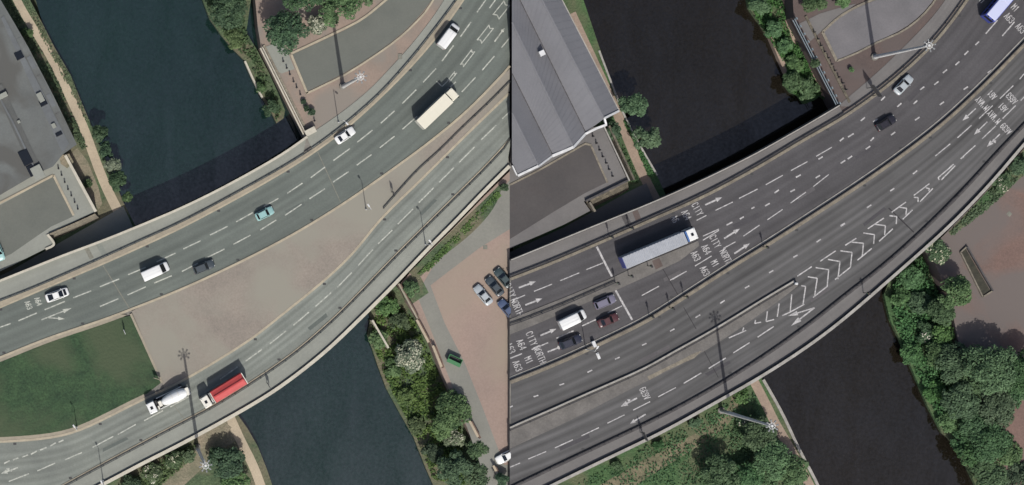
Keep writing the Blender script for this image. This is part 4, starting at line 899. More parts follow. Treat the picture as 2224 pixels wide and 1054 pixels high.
def van(label, px, py, head, L, W, Hc, body, z=0.0, cat='van', name='van', skirt=None):
    p = P(px, py, z + Hc); r = empty(name, (p.x, p.y, z), ang(head)); tag(r, label, cat)
    W2 = W / 2
    prof = [(-.5, .95, .35, Hc * .96), (-.485, 1, .28, Hc), (0, 1, .25, Hc), (.14, 1, .25, Hc * .99), (.2, .98, .25, Hc * .96), (.36, .97, .25, Hc * .55), (.46, .92, .28, Hc * .46), (.5, .78, .35, Hc * .38)]
    loft('body', [rrect(x * L, W2 * w, zb, zt, .14) for x, w, zb, zt in prof], body, r)
    a, b = .205 * L, .355 * L
    quad('windscreen', [(a + .05, -W2 * .84, Hc * .955), (b + .05, -W2 * .86, Hc * .58), (b + .05, W2 * .86, Hc * .58), (a + .05, W2 * .84, Hc * .955)], M['glass'], r)
    for s in (-1, 1):
        q = [(.12 * L, s * (W2 + .012), Hc * .86), (.24 * L, s * (W2 + .012), Hc * .86), (.33 * L, s * (W2 * .99 + .012), Hc * .58), (.12 * L, s * (W2 + .012), Hc * .58)]
        quad('side_window', q if s < 0 else q[::-1], M['glass'], r)
        for x in (-.32, .32): wheel(r, x * L, s * (W2 - .12), .36, .24)
        bev_box('headlight', M['lampw'], .47 * L, .492 * L, s * W2 * .6 - .16, s * W2 * .6 + .16, Hc * .26, Hc * .36, .03, r, 1)
        bev_box('tail_light', M['lampr'], -.505 * L, -.49 * L, s * W2 * .85 - .07, s * W2 * .85 + .07, Hc * .35, Hc * .62, .02, r, 1)
        bev_box('wing_mirror', M['chassis'], .28 * L, .31 * L, s * (W2 + .1) - .1, s * (W2 + .1) + .1, Hc * .52, Hc * .68, .03, r, 1)
    bev_box('roof_rib', body, -.47 * L, .16 * L, -W2 * .3, -W2 * .24, Hc - .01, Hc + .03, .01, r, 1); bev_box('roof_rib', body, -.47 * L, .16 * L, W2 * .24, W2 * .3, Hc - .01, Hc + .03, .01, r, 1)
    bev_box('bumper', M['chassis'], .48 * L, .51 * L, -W2 * .8, W2 * .8, .28, .55, .04, r, 1)
    return r
def cab_unit(r, x0, x1, W, Hc, body, hatch=True, deflector=False):
    W2 = W / 2; o = bev_box('cab', body, x0, x1, -W2, W2, .75, Hc, .14, r, 3, taper=(.9, .96, -.04))
    bev_box('cab_step', M['chassis'], x0 + .1, x1 - .05, -W2 * .97, W2 * .97, .4, .8, .05, r, 1)
    quad('windscreen', [(x1 - .02, -W2 * .86, Hc * .58), (x1 - .02, W2 * .86, Hc * .58), (x1 - .10, W2 * .84, Hc * .86), (x1 - .10, -W2 * .84, Hc * .86)], M['glass'], r)
    for s in (-1, 1):
        q = [(x0 + .6, s * (W2 + .004), Hc * .58), (x1 - .25, s * (W2 + .004), Hc * .58), (x1 - .35, s * (W2 * .985 + .004), Hc * .82), (x0 + .6, s * (W2 * .985 + .004), Hc * .82)]
        quad('side_window', q if s < 0 else q[::-1], M['glass'], r)
        bev_box('wing_mirror', M['chassis'], x1 - .35, x1 - .15, s * (W2 + .16) - .12, s * (W2 + .16) + .12, Hc * .56, Hc * .78, .03, r, 1)
        bev_box('headlight', M['lampw'], x1 - .1, x1 + .02, s * W2 * .7 - .2, s * W2 * .7 + .2, .8, 1.0, .03, r, 1)
        bev_box('beacon', M['lampw'], x1 - .5, x1 - .3, s * W2 * .7 - .08, s * W2 * .7 + .08, Hc - .02, Hc + .1, .03, r, 1)
    if hatch: bev_box('roof_hatch', M['glass'], (x0 + x1) / 2 - .28, (x0 + x1) / 2 + .28, -.32, .32, Hc - .02, Hc + .06, .03, r, 1)
    if deflector: bev_box('wind_deflector', body, x0 + .05, x0 + .7, -W2 * .85, W2 * .85, Hc - .02, Hc + .45, .15, r, 2, taper=(.5, .9, -.1))
def axles(r, xs, W, rad=.5):
    for x in xs:
        for s in (-1, 1): wheel(r, x, s * (W / 2 - .2), rad, .34)

white = paint('white', (238, 238, 234)); cream = paint('cream', (232, 226, 205)); silver = paint('silver', (176, 182, 184)); dgrey = paint('dark_grey', (66, 74, 78))
teal = paint('pale_teal', (150, 190, 186)); black = paint('black', (36, 32, 38)); navy = paint('navy', (40, 42, 56)); maroon = paint('maroon', (82, 46, 46)); midg = paint('mid_grey', (120, 116, 132))
red = mat('red_tarpaulin', (196, 78, 76), (182, 70, 68), .8, fine=.06, rough=.6); bluewhite = paint('bluish_white', (206, 210, 236)); blue = paint('bus_blue', (64, 76, 160)); offw = paint('off_white', (232, 228, 214))
greenp = paint('skip_green', (66, 124, 76)); dteal = paint('dark_teal', (62, 76, 76)); dblue = paint('dull_blue', (78, 92, 120)); alu = mat('trailer_aluminium', (176, 179, 184), (164, 167, 172), .4, fine=.07, rough=.7, metal=0, spec=.2)

# left view
van('white panel van on the upper right lanes ahead of the cream lorry', 977, 77, (90, -120), 5.6, 2.05, 2.5, white)
van('white van beside the dark grey car, lower left of the upper carriageway', 338, 590, (160, -72), 5.8, 2.05, 2.5, white)
car('white car close to the kerb near the river wall corner, left view', 750, 294, (110, -75), 4.5, 1.85, 1.45, white)
car('pale teal car alone in the middle lane of the upper carriageway', 575, 464, (100, -50), 4.0, 1.8, 1.5, teal, cab=(-.42, -.32, .06, .22))
car('dark grey estate car next to the white van, left view', 443, 580, (110, -45), 4.5, 1.85, 1.5, dgrey, cab=(-.46, -.38, .05, .2))
car('white roofed car beside the painted road numbers, far left', 124, 641, (140, -50), 4.9, 1.85, 1.45, white, cab=(-.42, -.16, .06, .26), bonnet=M['glass'])
# cream box lorry
p = P(953, 234, 3.5); r = empty('box_lorry', (p.x, p.y, 0), ang((223, -212))); tag(r, 'cream box lorry casting a long dark shadow on the upper carriageway', 'lorry')
bev_box('cargo_box', cream, -5.1, 2.9, -1.27, 1.27, .95, 3.7, .05, r); bev_box('chassis', M['chassis'], -4.9, 4.2, -.9, .9, .55, .95, .05, r, 1)
bev_box('rear_door', offw, -5.14, -5.08, -1.15, 1.15, 1.05, 3.6, .02, r, 1); cab_unit(r, 3.1, 4.95, 2.4, 3.0, cream, hatch=False); axles(r, (-3.6, 4.0), 2.5)
for x in (-4.2, -2.6, -1, .6, 2.0): bev_box('roof_bow', cream, x - .05, x + .05, -1.2, 1.2, 3.69, 3.72, .01, r, 1)
# cement mixer
p = P(366, 869, 3.0); r = empty('concrete_mixer_lorry', (p.x, p.y, 0), ang((-92, 44))); tag(r, 'white concrete mixer lorry with a slanted drum on the lower carriageway', 'lorry')
bev_box('chassis', M['chassis'], -4.4, 4.2, -.9, .9, .6, 1.1, .05, r, 1); cab_unit(r, 2.9, 4.7, 2.4, 3.0, white)
rings = []
for x, rad, z in ((-4.1, .55, 3.1), (-3.8, .85, 3.02), (-2.9, 1.15, 2.75), (-1.6, 1.25, 2.5), (-.2, 1.12, 2.25), (.9, .85, 2.1), (1.4, .5, 2.05), (1.5, .3, 2.04)):
    rings.append([(x, rad * math.cos(k / 20 * 2 * math.pi), z + rad * math.sin(k / 20 * 2 * math.pi)) for k in range(20)])
dr = loft('drum', rings, white, r, True)
for x, rad, z in ((-2.3, 1.27, 2.62), (-.9, 1.21, 2.38)): loft('drum_band', [[(x + dx, rad * math.cos(k / 20 * 2 * math.pi), z + rad * math.sin(k / 20 * 2 * math.pi)) for k in range(20)] for dx in (-.06, .06)], offw, dr)
bev_box('gearbox', offw, 1.5, 2.2, -.6, .6, 1.1, 2.5, .1, r, 1); bev_box('water_tank', offw, 2.25, 2.6, .2, 1.0, 1.1, 2.6, .08, r, 1); bev_box('pump_unit', M['chassis'], 2.3, 2.8, -1.0, -.1, 1.1, 2.3, .08, r, 1)
bev_box('hopper', offw, -4.6, -4.0, -.7, .7, 2.7, 3.7, .08, r, 1, taper=(1.3, 1.2)); bev_box('chute', M['steel'], -4.9, -4.3, -.25, .25, 1.4, 2.7, .05, r, 1)
bev_box('side_guard', white, -3.6, 2.2, -1.24, -1.1, .9, 1.15, .03, r, 1); bev_box('side_guard', white, -3.6, 2.2, 1.1, 1.24, .9, 1.15, .03, r, 1); axles(r, (-3.2, -1.9, 2.2, 3.7), 2.45)
# red tipper
p = P(484, 851, 3.2); r = empty('tipper_lorry', (p.x, p.y, 0), ang((-240, 148))); tag(r, 'lorry with red sheeted trailer and white cab on the lower carriageway', 'lorry')
bev_box('chassis', M['chassis'], -5.2, 4.9, -.9, .9, .6, 1.0, .05, r, 1); bev_box('trailer_body', red, -5.1, 2.3, -1.27, 1.27, 1.0, 3.25, .06, r)
loft('tarpaulin', [[(x, -1.25, 3.24), (x, -.9, 3.32), (x, -.15, 3.62), (x, .15, 3.62), (x, .9, 3.32), (x, 1.25, 3.24)] for x in (-4.95, -2.5, 0, 2.2)], red, r)
loft('ridge_sheet', [[(x, -.2, 3.60), (x, -.2, 3.78), (x, .05, 3.82), (x, .12, 3.60)] for x in (-4.9, 2.15)], red, r)
bev_box('tail_board', offw, -5.3, -5.12, -1.3, 1.3, 1.0, 3.3, .03, r, 1); bev_box('head_board', offw, 2.34, 2.5, -1.2, 1.2, 1.0, 3.2, .03, r, 1); bev_box('air_tank', M['steel'], 2.6, 2.9, -1.1, 1.0, .9, 1.7, .1, r, 1)
cab_unit(r, 3.1, 4.95, 2.45, 3.2, offw); axles(r, (-4.2, -2.9, 2.3, 4.0), 2.5)
for x in (-3.6, -2.0, -.4, 1.2): bev_box('sheet_hoop', red, x - .04, x + .04, -1.28, 1.28, 1.2, 3.2, .02, r, 1)
# parked cars (left view car park)
pk = dict(group='cars in the brick paved car park')
car('silver car parked on the brick paving, left view', 1050, 641, (-100, -120), 4.8, 1.85, 1.45, silver, TZ, **pk)
car('dark car parked between the silver car and the seam, bright glint on it', 1075, 622, (-100, -120), 4.7, 1.85, 1.45, dgrey, TZ, **pk)
cc = [car('dark green grey car, uppermost of the parked cars, left view', 1094, 604, (-100, -120), 4.7, 1.85, 1.45, dteal, TZ, **pk),
      car('dull blue car parked below the other cars, cut by the seam', 1102, 672, (-100, -120), 4.7, 1.85, 1.45, dblue, TZ, **pk),
      car('white car parked at the bottom right corner of the left view', 1101, 992, (-90, 45), 4.7, 1.85, 1.45, white, TZ, **pk)]
car('pale teal car parked at the left edge of the terrace, left view', -4, 546, (40, 100), 4.2, 1.8, 1.5, teal, TZ)
def cut_at_seam(root, side):
    bpy.context.view_layer.update()
    x = P(SEAM, 0, -1).x
    for o in [root] + list(root.children_recursive):
        if o.type != 'MESH': continue
        o.data = o.data.copy(); bm = bmesh.new(); bm.from_mesh(o.data); bm.transform(o.matrix_world)
        bmesh.ops.bisect_plane(bm, geom=bm.verts[:] + bm.edges[:] + bm.faces[:], plane_co=(x, 0, 0), plane_no=(1, 0, 0), clear_outer=(side == 'L'), clear_inner=(side == 'R'))
        if not bm.verts: bm.free(); bpy.data.objects.remove(o); continue
        bm.transform(o.matrix_world.inverted()); bm.to_mesh(o.data); bm.free()
for c_ in cc: cut_at_seam(c_, 'L')
# green skip
p = P(987, 783, TZ + .8); r = empty('skip', (p.x, p.y, TZ), math.radians(-25)); tag(r, 'open green steel skip on the brick paved car park, left view', 'skip')
loft('container', [[(x, -w, z), (x, w, z), (x, w, z + .04), (x, -w, z + .04)] for x, w, z in ((-1.0, .7, .1), (1.0, .7, .1))], greenp, r)
for s in (-1, 1):
    link('side_panel', mesh('side_panel', [(-1.0, s * .72, .1), (1.0, s * .72, .1), (1.5, s * .85, 1.2), (-1.5, s * .85, 1.2), (-1.0, s * .62, .1), (1.0, s * .62, .1), (1.5, s * .75, 1.2), (-1.5, s * .75, 1.2)], [(0, 1, 2, 3), (4, 7, 6, 5), (3, 2, 6, 7), (0, 4, 5, 1), (1, 5, 6, 2), (0, 3, 7, 4)]), greenp, r)
    link('end_panel', mesh('end_panel', [(s * 1.0, -.72, .1), (s * 1.0, .72, .1), (s * 1.5, .85, 1.2), (s * 1.5, -.85, 1.2), (s * .9, -.72, .1), (s * .9, .72, .1), (s * 1.4, .85, 1.2), (s * 1.4, -.85, 1.2)], [(0, 1, 2, 3), (4, 7, 6, 5), (3, 2, 6, 7), (0, 4, 5, 1), (1, 5, 6, 2), (0, 3, 7, 4)]), greenp, r)
bev_box('load', M['chassis'], -1.2, 1.2, -.66, .66, .12, .5, .1, r, 2); bev_box('lid', greenp, -1.5, 1.5, -.9, -.1, 1.2, 1.28, .02, r, 1)

# right view
car('silver blue car near the kerb beside the leaning lamp mast, right view', 1964, 184, (100, -106), 4.7, 1.85, 1.45, silver)
car('black car in the middle lanes below the silver blue car, right view', 1926, 267, (100, -60), 4.4, 1.85, 1.45, black, cab=(-.44, -.34, .05, .2))
van('white van waiting before the stop line, right view', 1247, 695, (56, -27), 5.9, 2.1, 2.4, white)
car('grey estate car in the upper lane at the stop line, right view', 1315, 656, (100, -42), 4.6, 1.85, 1.5, midg, cab=(-.47, -.4, .08, .22))
car('dark red car at the stop line beside the grey estate, right view', 1322, 696, (100, -42), 4.5, 1.8, 1.45, maroon)
car('dark navy car behind the white van, next to the central barrier', 1240, 743, (100, -40), 4.9, 1.9, 1.5, navy, cab=(-.46, -.34, .05, .2))
# articulated lorry
p = P(1437, 538, 4.0); r = empty('articulated_lorry', (p.x, p.y, 0), ang((158, -66))); tag(r, 'long articulated lorry with ribbed blue grey trailer and white cab, right view', 'lorry')
bev_box('trailer_box', alu, -8.2, 5.3, -1.28, 1.28, 1.1, 3.95, .05, r); bev_box('chassis', M['chassis'], -8.0, 7.6, -.9, .9, .6, 1.1, .05, r, 1)
proto = None
for i in range(20):
    x = -8.0 + i * .695
    if proto is None: proto = bev_box('roof_rib', alu, -.16, .16, -1.24, 1.24, 3.94, 4.06, .05, r, 1); proto.location.x = x
    else: copy_part(proto, r, (x, 0, 0))
bev_box('rear_door', blue, -8.28, -8.2, -1.2, 1.2, 1.2, 3.85, .02, r, 1); cab_unit(r, 5.9, 8.0, 2.5, 3.6, white, deflector=False); bev_box('wind_deflector', paint('cab_blue', (70, 110, 170)), 5.62, 6.0, -1.15, 1.15, 2.2, 3.75, .1, r, 2)
axles(r, (-6.6, -5.3, -4.0, 4.6, 6.9), 2.55)
for s in (-1, 1): bev_box('side_skirt', M['chassis'], -3.2, 3.6, s * 1.22 - .04, s * 1.22 + .04, .5, 1.05, .01, r, 1)
# bus
p = P(2189, -5, 3.0); r = empty('bus', (p.x, p.y, 0), ang((112, -132))); tag(r, 'pale roofed blue bus leaving at the top right corner', 'bus')
bev_box('body', blue, -5.6, 5.6, -1.27, 1.27, .35, 3.0, .18, r, 3); bev_box('roof', bluewhite, -5.35, 5.4, -1.1, 1.1, 2.98, 3.12, .08, r, 2)
bev_box('roof_vent', bluewhite, -1, .4, -.5, .5, 3.1, 3.3, .06, r, 1); quad('rear_window', [(-5.61, 1, 1.7), (-5.61, -1, 1.7), (-5.61, -1, 2.7), (-5.61, 1, 2.7)], M['glass'], r)
for s in (-1, 1):
    bev_box('rear_light', M['glass'], -5.58, -5.3, s * .55 - .2, s * .55 + .2, 2.95, 3.04, .03, r, 1)
    for k in range(7):
        q = [(-5.2 + k * 1.45, s * 1.28, 1.5), (-4.0 + k * 1.45, s * 1.28, 1.5), (-4.0 + k * 1.45, s * 1.28, 2.5), (-5.2 + k * 1.45, s * 1.28, 2.5)]
        quad('side_window', q if s < 0 else q[::-1], M['glass'], r)
axles(r, (-3.4, 3.6), 2.5)

# ------------------------------------------------------------------ lighting masts, lamp posts, signals, signs, bollards
M['lantern'] = mat('dull_lantern', (156, 158, 156), (120, 122, 122), 2.5, fine=.2)
def high_mast(label, px, py, z, h, pm=None):
    r = empty('lighting_mast', P(px, py, z)); tag(r, label, 'lamp')
    tube('base_plinth', [(0, 0, -.1), (0, 0, .35)], .75, M['concrete'], r, 10)
    tube('pole', [(0, 0, .2), (0, 0, h * .5), (0, 0, h)], [.42, .32, .22], pm or M['steel'], r, 12)
    tube('head_ring', [(math.cos(a) * .6, math.sin(a) * .6, h - .1) for a in [k / 16 * 2 * math.pi for k in range(17)]], .07, M['steel'], r, 6)
    for k in range(8):
        a = k / 8 * 2 * math.pi + .2; e = Vector((math.cos(a), math.sin(a), 0))
        tube('arm', [e * .2 + Vector((0, 0, h - .1)), e * .95 + Vector((0, 0, h - .05))], .05, M['steel'], r, 6)
        b = bev_box('lamp_head', M['lantern'], .85, 1.3, -.15, .15, h - .18, h + .06, .06, r, 1); b.rotation_euler.z = a
    return r
high_mast('tall lighting mast on brown paving by the service road, left view', 745, 188, 0, 25)
high_mast('tall lighting mast on bare ground below the bridge, left view', 428, 972, -5, 29)
high_mast('tall white lighting mast leaning over the upper kerb, right view', 1899, 124, 0, 25, M['whitetrim'])
high_mast('tall white lighting mast below the bridge by the towpath, right view', 1566, 892, -5, 29, M['whitetrim'])
def lamp_post(label, px, py, z, h, armdir=None, m=None, name='lamp_post'):
    m = m or M['steel']; r = empty(name, P(px, py, z)); tag(r, label, 'lamp')
    tube('pole', [(0, 0, 0), (0, 0, h * .3), (0, 0, h)], [.11, .09, .06], m, r, 8); tube('base', [(0, 0, -.05), (0, 0, .5)], .16, m, r, 8)
    a = armdir if armdir is not None else 0; e = Vector((math.cos(a), math.sin(a), 0))
    tube('arm', [Vector((0, 0, h)), e * .8 + Vector((0, 0, h + .1))], .045, m, r, 6)
    b = bev_box('lamp_head', M['whitetrim'], .6, 1.3, -.16, .16, h, h + .2, .05, r, 1); b.rotation_euler.z = a
    return r
lamp_post('slim lamp post on the footway near the white car, left view', 735, 266, 0.1, 8, -.8)
lamp_post('slim lamp post on the median edge beside the upper carriageway, left view', 795, 455, 0.1, 7, 2.2)
lamp_post('slim lamp post by the outer parapet above the car park, left view', 924, 531, 0.1, 8, 2.2)
lamp_post('slim lamp post by the outer parapet at bottom left', 224, 1044, 0.1, 8, 2.0)
lamp_post('grey lamp post on the central barrier beside the navy car', 1272, 758, 0.1, 7, 1.0)
lamp_post('short lamp post at the edge of the lawn near the side road', 167, 928, 0.15, 5, 2.2)
def signal(label, px, py, head=(1, 0), z=0.12):
    r = empty('traffic_signal', P(px, py, z), ang(head)); tag(r, label, 'traffic light')
    tube('pole', [(0, 0, 0), (0, 0, 3.2)], .08, M['blackrail'], r, 8); bev_box('backing_board', M['blackrail'], -.08, .08, -.32, .32, 2.2, 3.4, .03, r, 1)
    for k, mm in enumerate((M['lampr'], plain('amber_lens', (150, 100, 30), .3), plain('green_lens', (30, 110, 70), .3))):
        b = bev_box('lens', mm, -.24, -.08, -.12, .12, 3.05 - k * .34, 3.28 - k * .34, .04, r, 1)
    bev_box('hood', M['blackrail'], -.36, -.08, -.15, .15, 3.3, 3.34, .01, r, 1)
    return r
f1 = Zm(1100, 340)
hn = (0.92, -0.4)
signal('black traffic signal on the footway above the stop line, left of two', *f1(650, 510), hn); signal('black traffic signal on the footway behind the long lorry, right of two', *f1(778, 455), hn)
signal('black traffic signal at the end of the slim island rails', *f1(690, 803), hn); signal('black traffic signal on the slim island beside the lorry rear', *f1(775, 758), hn)
signal('black traffic signal on the slim island beside the lorry middle', *f1(897, 695), hn); signal('black traffic signal on the central barrier nearest the stop line', *f1(906, 1015), hn)
signal('middle traffic signal of three on the central barrier, right view', *f1(1035, 962), hn); signal('black traffic signal on the central barrier, furthest from the stop line', *f1(1125, 890), hn)
signal('lone black traffic signal on the central barrier beside painted arrows', *Zm(1460, 340)(576, 575), hn); signal('black signal at the edge of the outer footway, right view', 1875, 636, hn)
def sign(label, px, py, z, w, h, head, m, top=3.0):
    r = empty('road_sign', P(px, py, z), ang(head)); tag(r, label, 'sign')
    for s in (-1, 1): tube('post', [(0, s * w * .32, 0), (0, s * w * .32, top)], .07, M['darkrail'], r, 6)
    bev_box('sign_panel', m, -.05, .05, -w / 2, w / 2, top - h, top + .2, .02, r, 1); return r
M['signback'] = plain('sign_back', (70, 70, 72), .5)
sign('large direction sign on two posts beside the upper footway, right view', 1889, 200, 0, 3.0, 1.8, (0.8, -0.6), M['signback'], 4.0)
sign('direction sign on the outer footway beside the turning arrows, right view', 1393, 945, .1, 2.0, 1.8, (-0.9, 0.4), M['signback'], 3.4)
sign('small road sign on the footway beside the river, left view', 582, 836, .1, 1.4, 1.4, (-0.85, 0.5), M['signback'], 2.6)
sign('small road sign on the paved median, left view', 852, 420, .1, .9, 1.2, (0.8, -0.6), M['signback'], 2.6)
sign('small pale sign at the top corner of the lawn, left view', 270, 720, .15, 1.0, 1.4, (0.9, -0.4), M['whitetrim'], 2.2)
sign('yellowish sign at the lower corner of the lawn, left view', 341, 822, .15, 1.6, .9, (0.3, -0.9), M['kerbL'], 1.6)
# lit bollard and cabinets
r = empty('lit_bollard', P(1726, 616, .12)); tag(r, 'white illuminated bollard at the nose of the traffic island', 'bollard')
bev_box('body', M['whitetrim'], -.32, .32, -.25, .25, 0, 1.1, .12, r); bev_box('base', M['chassis'], -.4, .4, -.32, .32, 0, .12, .03, r, 1)
r = empty('control_cabinet', P(1288, 747, .12), .4); tag(r, 'small white cabinet on the central barrier edge near the navy car', 'cabinet'); bev_box('body', M['whitetrim'], -.3, .3, -.6, .6, 0, 1.0, .05, r); bev_box('lid', M['whitetrim'], -.34, .34, -.64, .64, 1.0, 1.06, .02, r)
r = empty('road_debris', P(1299, 773, .01), .4); tag(r, 'white scrap lying on the lower carriageway beside the central barrier', 'debris'); bev_box('sheet', M['whitetrim'], -.3, .3, -.7, .7, 0, .25, .1, r); bev_box('fold', M['whitetrim'], -.1, .25, -.2, .5, .2, .4, .08, r)
def bollard_row(pts, z, where, group):
    me = None
    for i, (px, py) in enumerate(pts):
        if me is None:
            o = tube('bollard', [(0, 0, 0), (0, 0, .12), (0, 0, .14), (0, 0, .85), (0, 0, .9), (0, 0, 1.0), (0, 0, 1.08)], [.2, .2, .14, .13, .17, .15, .05], M['blackrail'], None, 8); me = o.data
        else: o = link('bollard', me)
        o.location = P(px, py, z); tag(o, 'black bollard, %s from the top of the row %s' % (ord_(i), where), 'bollard', group)
z2 = Zm(400, 0); bollard_row([z2(u, v) for u, v in ((630, 392), (652, 435), (672, 475), (695, 520), (715, 558), (738, 602), (828, 770))], 0.02, 'beside the river wall, left view', 'bollards beside the river wall, left view')
z4 = Zm(0, 340); bollard_row([z4(u, v) for u, v in ((372, 78), (392, 120), (412, 165), (433, 210), (454, 250), (475, 292), (495, 335))], TZ, 'on the terrace, left view', 'bollards on the terrace, left view')
zr = Zm(1460, 0); bollard_row([zr(u, v) for u, v in ((898, 207), (922, 250), (942, 292), (965, 330), (988, 370), (1010, 410), (1030, 450), (1055, 492), (1080, 530), (1101, 571))], 0.02, 'beside the river wall, right view', 'bollards beside the river wall, right view')
zb = Zm(1100, 0); bollard_row([zb(u, v) for u, v in ((548, 868), (570, 912), (590, 955), (610, 997), (632, 1038), (650, 1078), (672, 1121))], TZ, 'on the terrace, right view', 'bollards on the terrace, right view')
o = bev_box('manhole_cover', M['joint'], -.45, .45, -.45, .45, 0, .02, .01); o.location = P(1054, 537, TZ + .012); tag(o, 'dark square manhole cover on the car park, left view', 'manhole'); o2 = link('manhole_cover', o.data); o2.location = P(2192, 465, TZ + .002); o2.rotation_euler.z = .8; tag(o2, 'dark manhole cover on the brown car park, right view', 'manhole')
o3 = link('manhole_cover', o.data); o3.location = P(869, 123, .065); tag(o3, 'small pale cover on the footway below the service road, left view', 'manhole'); o3.scale = (.9, 1.2, 1)
# sunken planter on the right-hand car park
r = empty('planter', P(2120, 590, TZ)); tag(r, 'long rectangular planter with pale edging on the brown car park, right view', 'planter')
pc = [(2085, 548), (2098, 536), (2154, 632), (2133, 645)]
prism('soil', [(2088, 549), (2097, 540), (2150, 631), (2134, 641)], TZ + .25, mat('planter_soil', (70, 68, 56), (52, 52, 44), .8, fine=.3), .3, r)
for i in range(4): wall_band('edging', [Vector(pc[i]), Vector(pc[(i + 1) % 4])], 3, TZ, TZ + (.7 if i == 1 else .4), M['sandR'] if i != 1 else M['barrier'], r)

# ------------------------------------------------------------------ vegetation
def leaves(n, centre_fn, size, flat=0.45):
    """n leaf clumps as folded quads; centre_fn(n) -> (points, outward normals)"""
    c, nr = centre_fn(n); n = len(c)
    nr = nr * .6 + np.array([0, 0, .75]) + rng.normal(0, flat, (n, 3)); nr /= np.linalg.norm(nr, axis=1)[:, None] + 1e-9
    t = np.cross(nr, rng.normal(0, 1, (n, 3))); t /= np.linalg.norm(t, axis=1)[:, None] + 1e-9; b = np.cross(nr, t)
    s = size * rng.uniform(.55, 1.3, n)[:, None]
    v = np.stack([c - t * s, c + b * s * .55 + nr * s * .15, c + t * s, c - b * s * .55 + nr * s * .15], 1).reshape(-1, 3)
    return v
def leaf_mesh(name, v):
    n = len(v) // 4; me = bpy.data.meshes.new(name); me.vertices.add(4 * n); me.vertices.foreach_set('co', v.astype(np.float32).ravel())
    me.loops.add(4 * n); me.loops.foreach_set('vertex_index', np.arange(4 * n, dtype=np.int32)); me.polygons.add(n)
    me.polygons.foreach_set('loop_start', np.arange(0, 4 * n, 4, dtype=np.int32)); me.polygons.foreach_set('loop_total', np.full(n, 4, dtype=np.int32)); me.update(calc_edges=True); return me
def crown_pts(R, h0, h1, lobes):
    def fn(n):
        w = np.array([l[3] ** 2 for l in lobes]); k = rng.choice(len(lobes), n, p=w / w.sum()); L_ = np.array(lobes)[k]
        d = rng.normal(0, 1, (n, 3)); d /= np.linalg.norm(d, axis=1)[:, None]; d[:, 2] = np.where(d[:, 2] < -.35, -d[:, 2], d[:, 2])
        rr = L_[:, 3:4] * rng.uniform(.62, 1.06, (n, 1)) ** .6
        return L_[:, :3] + d * rr * np.array([1, 1, .8]), d
    return fn
def tree(label, px, py, rpx, h, z, m, kind='tree', blossom=None, dens=1.3, leaf=.29, group=None, elong=1.0):
    R = rpx * S; top = z + h; p = P(px, py, z + h * .6); r = empty('tree' if kind == 'tree' else 'shrub', (p.x, p.y, z)); tag(r, label, kind, group)
    sd_ = random.Random(int(px * 7 + py)); th = h * (.45 if kind == 'tree' else .25)
    tube('trunk', [(0, 0, -.2), (.1 * R * .2, .05, th * .6), (sd_.uniform(-.2, .2), sd_.uniform(-.2, .2), h * .7)], [max(.08, R * .07), max(.06, R * .055), .04], M['bark'], r, 7)
    lobes = []; nl = max(6, int(9 + R * 5.5))
    for i in range(nl):
        a = sd_.uniform(0, 6.283); d = R * math.sqrt(sd_.uniform(.02, .62)); lr = R * sd_.uniform(.2, .38)
        zz = h * (.93 - .36 * (d / R) ** 2) - lr * .8 * sd_.uniform(.8, 1.1)
        lobes.append((math.cos(a) * d * elong, math.sin(a) * d / elong, max(lr * .7, zz), lr))
    lobes.append((0, 0, h * .7, R * .4))
    for i in range(5 if kind == 'tree' else 3):
        l_ = lobes[i]; tube('limb', [(0, 0, th * .55), (l_[0] * .5, l_[1] * .5, (th + l_[2]) * .5), (l_[0] * .9, l_[1] * .9, l_[2])], [max(.05, R * .035), R * .025, .02], M['bark'], r, 5)
    n = int(dens * 120 * R * R + 300)
    link('crown', leaf_mesh('crown', leaves(min(n, 11000), crown_pts(R, 0, h, lobes), leaf)), m, r)
    if blossom and blossom >= .2:
        up = [(l[0], l[1], l[2] + l[3] * .25, l[3] * .95) for l in lobes if sd_.random() < blossom] or lobes[:1]
        link('blossom', leaf_mesh('blossom', leaves(int(n * .3 * blossom), crown_pts(R, 0, h, up), leaf * .7)), M['blossom'], r)
    return r
f_ = 'lf1 lf2 lf3 lf4 lr1 lr2 lr3'.split(); A1, A2, A3, A4, B1, B2, B3 = [M[k] for k in f_]
